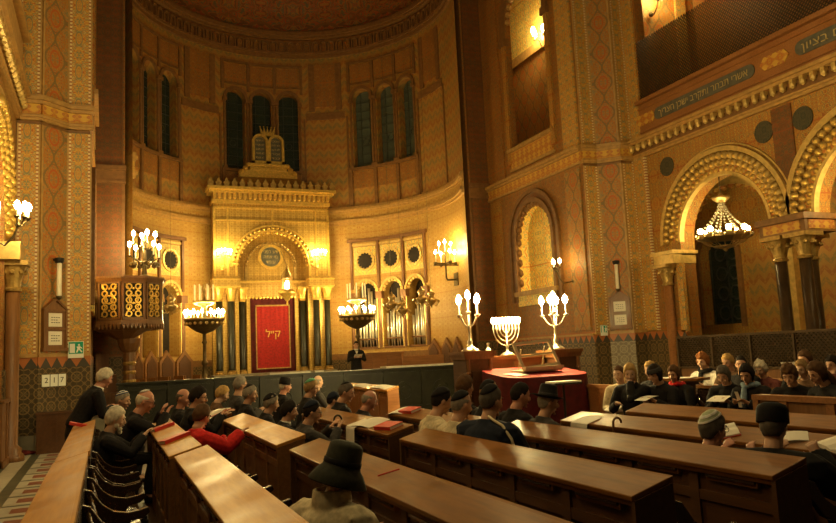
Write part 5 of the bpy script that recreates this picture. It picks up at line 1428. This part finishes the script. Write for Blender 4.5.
    for i, q in enumerate((-1, 1)):
        a, e, w = AR_[i]; f = (w-e).normalized(); sd = X-f*X.dot(f); sd.normalize(); up = sd.cross(f)
        if up.z < 0: up = -up
        b.tube([w-f*.02, w+f*.02, w+f*.06, w+f*.09], [(.026,.022),(.034,.018),(.040,.016),(.038,.014)], 10, side=sd)
        for j, (o, ln) in enumerate(((-.030,.060),(-.010,.072),(.010,.068),(.030,.052))):
            o2 = o*1.15; p0 = w+f*.075+sd*o2; d1 = (f*.94-up*.3+sd*o*1.6).normalized(); d2 = (f*.7-up*.75).normalized()
            b.tube([p0, p0+d1*ln*.55, p0+d1*ln*.55+d2*ln*.5], [rf*1.05,rf,rf*.85], 6)
        tb = -q; p0 = w+f*.025+sd*(tb*.030)
        b.tube([p0, p0+(f*.5+sd*tb*.8-up*.15).normalized()*.04, p0+(f*.72+sd*tb*.6-up*.3).normalized()*.075], [rf*1.3,rf*1.15,rf*.9], 6)
    o = b.build('body', PM[skin], t, smooth=True); PEND.append((o, vox))
    # clothing
    c = MB(); limbs(c, 1)
    c.tube([N-s*.05+V((0,-.01,0)), N+nd*.035], [(.110+puff,.10),(.086,.084)], 12)
    if collar: c.lathe([(.075,-.03),(.115,-.03),(.118,.03),(.108,.10),(.088,.10),(.085,.02)], N+nd*.01, 18)
    for q in (-1, 1): c.tube([N+X*(q*.05)+V((0,0,-.01)), Sh[0 if q < 0 else 1]+V((0,0,.0))], [(.07,.06),(.06,.06)], 10)
    if coat in ('cblack','cnavy','cgrey','cbeige','ccream','colive') and not sit: c.tube([H+s*.05, H-V((0,0,.12)), H-V((0,-.01,.30))], [(.19*wid,.14),(.20*wid,.15),(.20*wid,.15)], 14, side=X)
    o = c.build('jacket', PM[coat], t, smooth=True); PEND.append((o, max(.011, vox)))
    l_ = MB(); l_.tube([H-s*.05, H+s*.03], [(.165*wid,.125),(.17*wid,.125)], 12, side=X)
    for (h, kn, an, to) in legs: l_.tube([h, h.lerp(kn,.5), kn, kn.lerp(an,.5), an+V((0,0,.02))], [.092,.082,.068,.064,.056], 10); l_.ball(kn, .068); l_.ball(h, .09)
    o = l_.build('trousers', PM[pants], t, smooth=True); PEND.append((o, .016))
    for (h, kn, an, to) in legs: MB().tube([an+V((0,-.05,-.045)), an+V((0,.0,-.04)), to, to+V((0,.05,-.005))], [(.038,.035),(.042,.042),(.042,.032),(.025,.02)], 10, side=(1,0,0)).build('shoe', PM['cblack'], t, smooth=True)
    for q in (-1, 1): MB().ball(hd(q*.031,.0835,.010), (.012,.008,.007), Rh).build('eye', PM['eye'], t, smooth=True)
    MB().ball(hd(0,.096,-.064), (.021,.007,.005), Rh).build('mouth', PM['lip'], t, smooth=True)
    # hair
    th = 0.02
    if hair:
        zf, zs, zb, th, nz = HAIR[hair[0]]; rnd = random.Random(len(label)*13+int(x*100)); ph = [rnd.uniform(0, 6) for _ in range(4)]
        m = MB(); vs = []; off_ = V(ph[:3])*5; am = dict(curly=.13, full=.06, short=.03, receding=.03, bald=.02, bob=.05, long=.05)[hair[0]]
        for d in SPHH[0]:
            y_ = d.y; h = zs+(zf-zs)*sst(.1,.75,y_) if y_ > 0 else zs+(zb-zs)*sst(0,.6,-y_)
            k = sst(-.10,.10,d.z-h)
            if hair[0] == 'bald': k *= 1-sst(.35,.55,d.z)
            n_ = nz*(math.sin(d.x*9+ph[0])*math.sin(d.y*8+ph[1])+math.sin(d.z*11+ph[2]+d.x*7)*.8)+am*(NZ.noise(V((d.x*4.5, d.y*4.5, d.z*2.6))+off_)+.6*NZ.noise(V((d.x*11, d.y*11, d.z*5))+off_))
            vol = 1.0 if hair[0] not in ('bob','long') or d.z > -.2 else 1.0+.25*(-d.z-.2)
            vs.append(Hc+Rh @ (hs(d)*((1+th*vol+n_)*k+.90*(1-k))))
        m.add(vs, SPHH[1])
        if hair[0] == 'long': m.tube([hd(0,-.05,.0), hd(0,-.085,-.10), hd(0,-.085,-.20), hd(0,-.075,-.27)], [(.08,.05),(.092,.045),(.085,.035),(.05,.02)], 12, side=Rh @ V((1,0,0)))
        m.build('hair', PM[hair[1]], t, smooth=True)
        for q in (-1, 1): MB().tube([hd(q*.046,.088,.030), hd(q*.03,.094,.036), hd(q*.015,.094,.031)], .005, 5).build('eyebrow', PM[hair[1]], t)
    if beard:
        m = MB().ball(hd(0,.068,-.098), (.052,.040,.042), Rh).ball(hd(0,.085,-.125), (.034,.026,.034), Rh)
        for q in (-1, 1): m.ball(hd(q*.052,.032,-.065), (.020,.034,.042), Rh); m.ball(hd(q*.018,.103,-.048), (.018,.008,.007), Rh)
        m.build('beard', PM[beard], t, smooth=True)
    def cap(mat, ang, off, axis, nm, par, a0=0):
        ax = V(axis).normalized(); e1 = ax.orthogonal().normalized(); e2 = ax.cross(e1); vs = []; m = MB(); nr = 5; ns = 18; f_ = []
        for lay in (off+.035, off-.005):
            for j in range(nr+1):
                a = R(a0+(ang-a0)*j/nr)
                for i in range(ns):
                    p = 2*PI*i/ns; d = ax*math.cos(a)+(e1*math.cos(p)+e2*math.sin(p))*math.sin(a)
                    vs.append(Hc+Rh @ (hs(d)*lay))
        q = (nr+1)*ns
        for j in range(nr):
            for i in range(ns):
                k = (i+1) % ns; f_.append((j*ns+i, (j+1)*ns+i, (j+1)*ns+k, j*ns+k)); f_.append((q+j*ns+i, q+j*ns+k, q+(j+1)*ns+k, q+(j+1)*ns+i))
        for i in range(ns):
            k = (i+1) % ns; f_.append((nr*ns+i, q+nr*ns+i, q+nr*ns+k, nr*ns+k)); f_.append((i, k, q+k, q+i))
        return m.add(vs, f_).build(nm, PM[mat] if mat in PM else M[mat], par, smooth=True)
    if kip:
        mat, ang = kip if isinstance(kip, tuple) else (kip, 44)
        kp = cap(mat, ang, 1+th+.02, (0,-.45,.9), 'skullcap', t)
        if stripe: cap(stripe, ang*.72, 1+th+.03, (0,-.45,.9), 'knit_stripe', kp, ang*.5); cap(stripe, ang+.5, 1+th+.028, (0,-.45,.9), 'knit_stripe', kp, ang*.88)
    MH = Rh.to_4x4()
    if hat == 'bucket':
        k = MB().lathe([(0,.185),(.05,.183),(.085,.172),(.100,.155),(.108,.06),(.113,.035),(.14,.005),(.175,-.055),(.172,-.062),(.135,-.01),(.108,.02),(.10,.05)], hd(0,-.008,0), 24, Rh); hh = k.build('bucket_hat', PM['colive'], t, smooth=True)
        MB().lathe([(.1085,.045),(.1125,.05),(.1115,.075),(.107,.078)], hd(0,-.008,0), 24, Rh).build('hat_seam', PM['cblack'], hh, smooth=True)
    if hat == 'fedora':
        hh = MB().lathe([(0,.175),(.05,.185),(.078,.18),(.09,.16),(.100,.065),(.12,.058),(.165,.066),(.168,.060),(.12,.046),(.098,.04)], hd(0,-.008,0), 22, Rh).build('brimmed_hat', PM['cblack'], t, smooth=True)
        MB().lathe([(.1005,.062),(.103,.066),(.1005,.09),(.098,.092)], hd(0,-.008,0), 22, Rh).build('hat_band', PM['cgrey'], hh, smooth=True)
    if hat == 'cap': MB().lathe([(0,.165),(.05,.163),(.088,.148),(.104,.115),(.106,.03),(.102,.025),(.095,.03)], hd(0,-.012,0), 20, Rh).build('round_cap', PM['cblack'], t, smooth=True)
    if band: cap(band, 78, 1+th+.0, (0,-.1,1), 'headband', t, 52)
    if glasses:
        g = MB()
        for q in (-1, 1):
            g.tube([hd(q*.032+.022*math.cos(a*PI/6), .101, .008+.018*math.sin(a*PI/6)) for a in range(13)], .0022, 5)
            g.tube([hd(q*.054,.100,.014), hd(q*.078,.03,.012), hd(q*.079,-.01,.006)], .0024, 5)
        g.tube([hd(-.010,.103,.012), hd(.010,.103,.012)], .0022, 5); g.build('glasses', M['black'], t)
    if shirt:
        MB().tube([N+nd*.005+V((0,.005,0)), N+nd*.055], [(.088,.086),(.074,.072)], 14).build('shirt_collar', PM[shirt], t, smooth=True)
        p0 = N-s*.03; fw = V((0,1,0)); m = MB(); q = s.cross(V((1,0,0)))
        ch_ = V((0, s.z, -s.y))
        m.prism([N+ch_*.092-s*.005+V((-.05,0,0)), N+ch_*.092-s*.005+V((.05,0,0)), C+s*.0+ch_*.152], -ch_*.02); m.build('shirt_front', PM[shirt], t)
    if scarf: MB().tube([N+V((.10*math.cos(a*PI/8), .095*math.sin(a*PI/8)+.005, .02+.012*math.sin(a*1.3))) for a in range(17)], .034, 8).tube([N+V((.03,.11,0)), C+V((.04,.155,.03)), C+V((.05,.165,-.12))], [.034,(.05,.03),(.045,.02)], 8).build('scarf', PM[scarf], t, smooth=True)
    if hold:
        cen = (AR_[0][2]+AR_[1][2])/2+V((0,.07,.05)); kind, w, h, tl, lab = hold
        wc = t.matrix_basis @ cen if False else V((x,y,z0))+Matrix.Rotation(R(rz),3,'Z') @ (cen*scale)
        sheet(tuple(wc), R(rz), w, h, lab, (R(tl),0), .01)
    return t

# --- left block, facing the nave (rows counted from the marble aisle)
person('white-haired bearded man in black leaning on the pew with two red books', .05, 8.84, hair=('full','white'), beard='white', arms=((-.12,.52,1.0),(.12,.50,1.0)), lean=14, hp=16, vox=.009, skin='skin3', kip=('kwhite',24))
person('bald man in a black coat and pale skullcap bent low over the red books', .10, 10.0, hair=('bald','white'), kip=('kwhite',30), lean=26, hp=22, glasses=True, arms=((-.14,.52,1.02),(.20,.55,1.02)), skin='skin2', scale=1.03)
person('man with a white and blue knitted skullcap behind the bearded man', .10, 11.75, hair=('short','grey'), kip=('kwhite',52), stripe='kblue', lean=10, hp=18, hy=-20, arms='read', scale=1.05)
person('white-haired person in a long black coat standing bent at the aisle pew end', -.34, 11.5, rz=-75, pose='stand', lean=30, hp=25, hair=('full','white'), arms=((-.10,.42,1.12),(.12,.44,1.12)), shirt='cwhite', group='standing worshippers', skin='skin2')
person('dark-haired young man with glasses behind the person in the red jacket', .98, 9.75, hair=('full','dark'), glasses=True, lean=8, hp=14, hy=-15, arms=((-.2,.5,.98),(.12,.40,.98)), scale=1.06, shirt='cgrey')
person('brown-haired person in a bright red jacket and tan trousers reaching to the pale desk', .78, 8.0, rz=-80, hair=('full','brown'), coat='cred', pants='ctan', lean=-4, hp=24, hy=30, arms=((-.14,.36,.92),(.16,.42,1.0)), scale=.95, vox=.009, puff=.02)
person('balding man in a dark coat between the red jacket and the bald man', .92, 11.85, hair=('bald','dgrey'), lean=6, hp=10, hy=-30, arms='lap', skin='skin2')
person('blond-grey person behind the open red book', 1.55, 12.1, hair=('full','blond'), coat='cbrown', lean=10, hp=24, arms='high', skin='skin3')
person('grey-haired man with dark glasses frame turned towards the ark', 1.88, 13.2, hair=('short','grey'), lean=5, hp=8, hy=20, arms='read', coat='cgrey', glasses=True, scale=1.05)
person('man with bushy grey hair and a black skullcap beside the bright pale desk', 1.88, 11.4, hair=('full','grey'), kip=('cblack',40), lean=8, hp=10, arms='read', hy=-20)
person('white-haired man under a tall black cap, farthest of the middle rows', 2.85, 13.5, hair=('short','white'), hat='cap', lean=8, hp=10, arms='read', skin='skin2')
person('grey-haired man with a wide black skullcap beyond the bright pale desk', 1.88, 10.0, hair=('full','grey'), kip=('cblack',60), lean=16, hp=14, arms='read')
person('dark-haired man seen from behind next to the man with the navy skullcap and glasses', 1.82, 8.6, hair=('full','dark'), lean=22, hp=12, hy=-10, arms='desk', shirt='cwhite', vox=.009)
person('man in a navy skullcap and glasses, grey jacket, before the bucket hat', 1.86, 7.75, hair=('short','dark'), kip=('cnavy',58), glasses=True, coat='cgrey', lean=18, hp=14, hy=-8, arms='desk', vox=.009, wid=1.1)
person('man in a green knitted skullcap with fair hair and glasses', 2.85, 11.5, hair=('full','fair'), kip=('cgreen',46), glasses=True, lean=8, hp=14, hy=-15, arms='read')
person('balding man just beyond the green skullcap', 3.80, 14.3, hair=('bald','grey'), lean=5, hp=5, hy=20, arms='read', coat='cgrey', skin='skin3', scale=1.05)
person('dark-grey-haired man in black sitting behind the bald man', 2.84, 9.75, hair=('short','dgrey'), lean=10, hp=20, hy=-25, arms='read', kip=('cblack',34))
person('bald man in black bent over the white draped papers', 2.84, 8.75, hair=('bald','grey'), lean=18, hp=20, hy=-15, arms='read', skin='skin2')
person('man in a dark navy cap half hidden behind the navy skullcap', 2.74, 10.55, hair=('short','dark'), kip=('cnavy',70), lean=24, hp=18, arms='read')
person('man in a dark bucket hat and beige jacket in the foreground', 1.00, 3.62, rz=-62, hair=('short','grey'), hat='bucket', coat='cbeige', pants='cgrey', lean=10, hp=14, hy=-6, hr=9, puff=.025, collar=True, arms='read', scale=.96, vox=.008, wid=1.1)
person('dark-haired man with a white collar turned away before the red table', 3.84, 8.05, hair=('full','brown'), lean=8, hp=4, hy=15, arms='lap', shirt='cwhite', scale=1.02)
person('person in a cream top and black skullcap, half hidden left of the beige jacket', 2.88, 6.95, hair=('short','dark'), kip=('cblack',60), coat='ccream', lean=10, hp=20, arms='lap', scale=.98)
person('older man in a beige jacket with a black skullcap seen from behind', 2.86, 6.22, rz=-80, hair=('bald','grey'), kip=('cblack',56), coat='ccream', lean=8, hp=14, arms='read', vox=.009)
person('broad man in a navy sports jacket with pale piping and dark skullcap', 2.90, 5.66, rz=-72, hair=('short','dgrey'), kip=('cblack',48), coat='cnavy', lean=9, hp=10, arms='read', vox=.009, wid=1.22, puff=.02)
person('man in a black skullcap hidden behind the navy sports jacket', 3.84, 7.42, hair=('short','fair'), kip=('cblack',56), lean=8, hp=8, arms='lap', skin='skin2')
person('dark short-haired man in black between skullcap and black hat', 3.84, 6.75, rz=-85, hair=('short','dark'), lean=9, hp=16, hy=-12, arms='read', skin='skin2')
person('man in a black brimmed hat and grey coat', 3.82, 6.18, hair=('short','grey'), hat='fedora', coat='cgrey', lean=12, hp=12, hy=-8, arms='read')
person('man in a striped pale green knitted skullcap and glasses', 3.74, 4.06, rz=-85, hair=('full','dgrey'), kip=('cpale',54), stripe='kwhite', glasses=True, lean=20, hp=10, hy=-8, arms='desk', vox=.008, shirt='cwhite', skin='skin2')
person('large man in a tall black cap and black coat beside the striped skullcap', 3.72, 3.42, rz=-72, hair=('short','dgrey'), hat='cap', lean=18, hp=12, hy=10, arms='desk', vox=.009, wid=1.22, puff=.03)
# piping on the navy jacket follows the right shoulder seam
for o in list(bpy.data.objects):
    if o.get('label', '').startswith('broad man'):
        s = V((0, math.sin(R(9)), math.cos(R(9)))); N = V((0,0,.53))+s*.52
        MB().tube([N+V((.06,-.05,.075)), N+V((.14,-.07,.045)), N+V((.24,-.08,.01)), N+V((.33,-.08,-.09)), N+V((.36,-.07,-.2))], .011, 6).build('shoulder_piping', PM['ccream'], o, smooth=True)

# --- standing reader on the chancel
person('man in a dark suit standing on the chancel reading from a paper', 7.62, 23.0, rz=175, z0=.45, pose='stand', lean=2, hp=14, hair=('short','dark'), coat='cblack', shirt='cwhite', arms=((-.12,.28,1.20),(.12,.28,1.20)), hold=('p',.26,.2,35,'white paper held by the man in the dark suit'), group='standing worshippers')

# --- women on the right, facing the nave
W_ = 'seated women'
person('woman in a cream jacket and dark trousers on the wooden bench', 7.33, 9.5, rz=118, hair=('short','brown'), coat='ccream', pants='cnavy', lean=6, hp=14, arms='lap', hold=('p',.22,.30,-10,'white paper on the lap of the woman in the cream jacket'), group=W_, skin='skin3')
person('blonde woman in black with a hand near her face', 7.33, 9.02, rz=115, hair=('long','blond'), lean=10, hp=18, hy=25, arms=((-.05,.22,1.10),(.12,.34,.80)), group=W_, skin='skin3')
person('woman in black with a dark patterned headscarf holding a paper', 7.42, 8.62, rz=100, hair=('bob','dark'), band='cgrey', lean=14, hp=24, arms='read', hold=('p',.20,.28,-10,'white paper held by the woman in the headscarf'), group=W_)
person('dark-haired woman in a bright red scarf behind the headscarf', 8.10, 9.0, rz=100, hair=('bob','brown'), scarf='cred', lean=8, hp=18, hy=10, arms='lap', group=W_, scale=.98)
person('blonde woman half hidden behind the headscarf', 8.08, 9.95, rz=100, hair=('full','blond'), lean=5, hp=12, arms='lap', group=W_)
person('red-haired woman with white collar reading at the dark lectern', 9.85, 10.60, rz=105, hair=('curly','rust'), coat='cwhite', scarf='cblack', lean=8, hp=18, arms='read', group=W_, skin='skin3', scale=1.05)
person('grey-haired woman in black looking down at a white paper', 8.08, 8.32, rz=112, hair=('bob','dgrey'), lean=14, hp=30, arms='read', hold=('p',.24,.32,-10,'white paper below the grey-haired woman'), group=W_)
person('blonde woman in the rear row beside the red-haired reader', 9.9, 10.0, rz=100, hair=('full','blond'), lean=8, hp=16, arms='read', coat='cbrown', group=W_, scale=1.05)
person('dark-haired person in the rear row between the blondes and the white hair', 9.9, 9.62, rz=100, hair=('short','dark'), lean=6, hp=10, hy=30, arms='read', group=W_, scale=1.03)
person('dark-haired woman with a pale blue scarf holding a rolled paper', 8.06, 7.72, rz=102, hair=('bob','dark'), scarf='cblue', lean=12, hp=26, hy=10, arms='read', hold=('p',.05,.22,70,'rolled white paper in the hand of the woman with the blue scarf'), group=W_, scale=1.02)
person('white-haired woman in a maroon patterned top in the rear row', 9.75, 9.05, rz=100, hair=('curly','white'), coat='cmar', lean=8, hp=22, hy=5, arms='read', group=W_, skin='skin3', scale=1.02)
person('short-haired woman in a dark top reading an open leaflet', 8.08, 7.18, rz=115, hair=('curly','brown'), lean=14, hp=28, arms='read', hold=('p',.30,.22,-8,'open leaflet read by the short-haired woman'), group=W_)
person('brown-haired woman in the rear row with her face half turned', 9.7, 8.25, rz=102, hair=('bob','fair'), lean=6, hp=14, arms='read', coat='cbrown', group=W_, skin='skin3', scale=1.02)
person('dark long-haired woman bending forward near the right edge', 8.06, 6.78, rz=80, hair=('long','brown'), lean=20, hp=26, arms='read', group=W_)
person('dark-haired woman far back holding up a white sheet', 9.72, 7.95, rz=95, hair=('full','brown'), lean=5, hp=10, arms='high', hold=('p',.24,.32,60,'white sheet held up in the rear row of women'), group=W_, scale=1.05)
person('woman at the right picture edge with her cheek on her hand', 9.70, 7.45, rz=95, hair=('full','dark'), lean=6, hp=10, arms=((-.06,.2,1.1),(.1,.34,.8)), coat='cmar', group=W_, scale=1.02)

for o, v in PEND:
    m = o.modifiers.new('r', 'REMESH'); m.mode = 'VOXEL'; m.voxel_size = v; m.use_smooth_shade = True
    q = o.modifiers.new('s', 'SMOOTH'); q.factor = .5; q.iterations = 2
bpy.context.view_layer.update()
dg = bpy.context.evaluated_depsgraph_get()
new = [(o, bpy.data.meshes.new_from_object(o.evaluated_get(dg))) for o, v in PEND]
for o, me in new:
    o.modifiers.clear(); old = o.data; nm = old.name; o.data = me; bpy.data.meshes.remove(old); me.name = nm
    me.polygons.foreach_set('use_smooth', [True]*len(me.polygons))

# ------------------------------------------------------------------ light and camera
def lamp(name, loc, e, r=.15, c=(1,.75,.32)):
    l = bpy.data.lights.new(name, 'POINT'); l.energy = e; l.shadow_soft_size = r; l.color = c; l.use_shadow = True
    o = bpy.data.objects.new(name, l); COL.objects.link(o); o.location = loc
w = bpy.data.worlds.new('hall'); S.world = w; w.use_nodes = True
w.node_tree.nodes['Background'].inputs[0].default_value = (1.0, .68, .30, 1); w.node_tree.nodes['Background'].inputs[1].default_value = .018
# unseen lamps added high in the hall to brighten desks, piers and people
for i, (p, e) in enumerate((((0.5, 8.5, 8.5), 420), ((6.4, 9.5, 9.5), 250), ((9.0, 5.5, 7.0), 170), ((-1.0, 4.0, 6.0), 170))): lamp('hall_fill_light', p, e, .5)
cam = bpy.data.cameras.new('camera'); co = bpy.data.objects.new('camera', cam); COL.objects.link(co); S.camera = co
cam.sensor_width = 36; cam.lens = 36*746/836; cam.clip_end = 200
pi_, ro_, ya_ = R(6.88), R(-2.68), R(22.9)
fw = V((math.sin(ya_)*math.cos(pi_), math.cos(ya_)*math.cos(pi_), math.sin(pi_))); rt = V((math.cos(ya_), -math.sin(ya_), 0)); up = rt.cross(fw)
rt, up = rt*math.cos(ro_)+up*math.sin(ro_), up*math.cos(ro_)-rt*math.sin(ro_)
co.matrix_world = Matrix(((rt.x, up.x, -fw.x, 0), (rt.y, up.y, -fw.y, 0), (rt.z, up.z, -fw.z, 1.7), (0,0,0,1)))
S.view_settings.view_transform = 'Standard'; S.view_settings.look = 'None'; S.view_settings.gamma = 1; S.view_settings.exposure = 0.55; S.view_settings.use_curve_mapping = False
S.cycles.max_bounces = 6; S.cycles.diffuse_bounces = 3; S.cycles.glossy_bounces = 3; S.cycles.sample_clamp_indirect = 6
